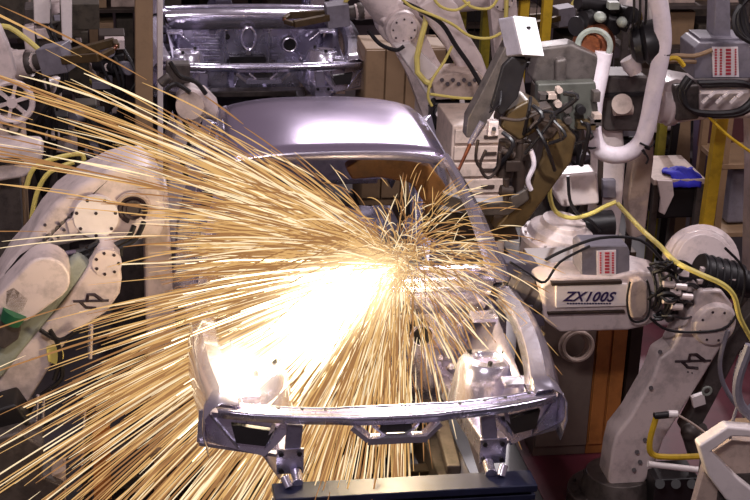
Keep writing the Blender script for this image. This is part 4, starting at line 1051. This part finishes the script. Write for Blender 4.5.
for m_, spec, lab in (('spark_gold', (('left', 900), ('mid', 420), ('upper', 120), ('down', 240), ('right', 110), ('up', 300), ('arch', 240)), 'dense golden spray of fine sparks fanning left from the weld'),
                  ('spark_dim', (('left', 750), ('mid', 420), ('upper', 100), ('down', 200), ('right', 70), ('up', 260), ('arch', 260)), 'dim orange spray of cooling sparks among the bright ones'),
                  ('spark_cream', (('left', 330), ('mid', 110), ('upper', 30), ('down', 90), ('right', 60), ('up', 120), ('arch', 70)), 'pale spray of fine sparks around the weld')):
    b = MB()
    for kind, cnt in spec:
        for k in range(cnt):
            pts, r = one(kind); streak(b, pts, r*(.85 if m_ != 'spark_dim' else 1.1))
    tag(b.build('spark_spray', m_, sharp=180), lab, 'sparks', None, 'stuff')
b = MB()
for k in range(1200):
    a = rs.gauss(203, 13); v = rs.uniform(5, 9); t0 = abs(rs.gauss(0, .03)); L = rs.uniform(.02, .10)
    streak(b, path(a, -rs.uniform(0, .7), v, t0, t0+L, 7), rs.uniform(.002, .0045))
tag(b.build('spark_spray', 'spark_white', sharp=180), 'white-hot core of the spark spray over the left engine bay', 'sparks', None, 'stuff')
# light-giving volumes added for the overexposed bloom around the weld
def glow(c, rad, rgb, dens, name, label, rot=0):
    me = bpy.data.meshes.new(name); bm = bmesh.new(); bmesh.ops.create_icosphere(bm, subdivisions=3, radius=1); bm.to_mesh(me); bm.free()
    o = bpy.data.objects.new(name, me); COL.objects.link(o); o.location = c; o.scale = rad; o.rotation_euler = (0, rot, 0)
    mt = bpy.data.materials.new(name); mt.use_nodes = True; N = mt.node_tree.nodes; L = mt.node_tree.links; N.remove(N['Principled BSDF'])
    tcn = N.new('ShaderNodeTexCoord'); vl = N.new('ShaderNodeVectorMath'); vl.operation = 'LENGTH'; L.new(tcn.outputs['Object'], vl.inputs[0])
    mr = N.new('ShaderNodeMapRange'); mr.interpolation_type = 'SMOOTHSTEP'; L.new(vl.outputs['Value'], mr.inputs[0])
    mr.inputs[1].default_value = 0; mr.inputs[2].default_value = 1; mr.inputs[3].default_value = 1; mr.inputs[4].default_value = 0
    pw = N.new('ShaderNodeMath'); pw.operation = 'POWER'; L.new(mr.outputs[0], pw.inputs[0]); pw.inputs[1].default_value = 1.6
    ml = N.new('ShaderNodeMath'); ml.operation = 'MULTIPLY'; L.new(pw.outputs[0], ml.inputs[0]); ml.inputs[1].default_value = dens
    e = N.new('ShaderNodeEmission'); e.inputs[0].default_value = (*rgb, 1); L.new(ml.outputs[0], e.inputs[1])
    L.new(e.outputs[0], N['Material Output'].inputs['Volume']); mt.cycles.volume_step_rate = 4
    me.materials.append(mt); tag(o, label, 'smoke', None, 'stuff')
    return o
glow(P(320, 308, .75), (.66, .36, .32), (1, .77, .44), 11, 'weld_bloom', 'yellow-white bloom added as a glowing volume left of the weld point', R(-28))
glow(P(238, 370, .45), (.2, .2, .22), (1, .84, .62), 20, 'weld_bloom', 'small white bloom added as a glowing volume over the left headlamp corner')

# ------------------------------------------------------------------ lights
def area(loc, tgt, sx, sy_, pw, col=(1, .90, .94)):
    l = bpy.data.lights.new('lamp', 'AREA'); l.shape = 'RECTANGLE'; l.size = sx; l.size_y = sy_; l.energy = pw; l.color = col
    o = bpy.data.objects.new('lamp', l); COL.objects.link(o); o.location = loc
    o.rotation_euler = (V(tgt)-V(loc)).to_track_quat('-Z', 'Y').to_euler(); return o
def point(loc, pw, col, r=.04):
    l = bpy.data.lights.new('arc', 'POINT'); l.energy = pw; l.color = col; l.shadow_soft_size = r
    o = bpy.data.objects.new('arc', l); COL.objects.link(o); o.location = loc
area((3.5, 10.6, 5.2), (.3, 2.2, 1.6), .36, .2, 260)
area((-3, 1, 6.5), (-.5, 1.5, 1), 1.8, .3, 110)
area((4.5, .5, 6.5), (1.5, 1.5, 1), 1.8, .3, 190)
area((-2.0, -5, 6.5), (.5, 3, .8), 1.4, .4, 210)
area((2, 10, 6.5), (1, 6, .5), 2.4, .35, 230)
point(O+V((-.02, -.12, .05)), 110, (1, .75, .42))
point(P(250, 350, .25), 55, (1, .78, .5), .1)
l = bpy.data.lights.new('lid_spot', 'SPOT'); l.energy = 1500; l.spot_size = R(17); l.spot_blend = .6; l.shadow_soft_size = .12; l.color = (1, .96, .98)  # added spot, only there to whiten the gun's transformer lid
lo = bpy.data.objects.new('lid_spot', l); COL.objects.link(lo); lo.location = (.6, -.6, 5.6); lo.rotation_euler = (P(526, 36, 2.0)-V((.6, -.6, 5.6))).to_track_quat('-Z', 'Y').to_euler()
w = bpy.data.worlds.new('world'); SC.world = w; w.use_nodes = True
w.node_tree.nodes['Background'].inputs[0].default_value = (.36, .26, .30, 1)
w.node_tree.nodes['Background'].inputs[1].default_value = .36
SC.view_settings.view_transform = 'Standard'; SC.view_settings.look = 'None'; SC.view_settings.gamma = 1
SC.view_settings.exposure = 0; SC.view_settings.use_curve_mapping = False
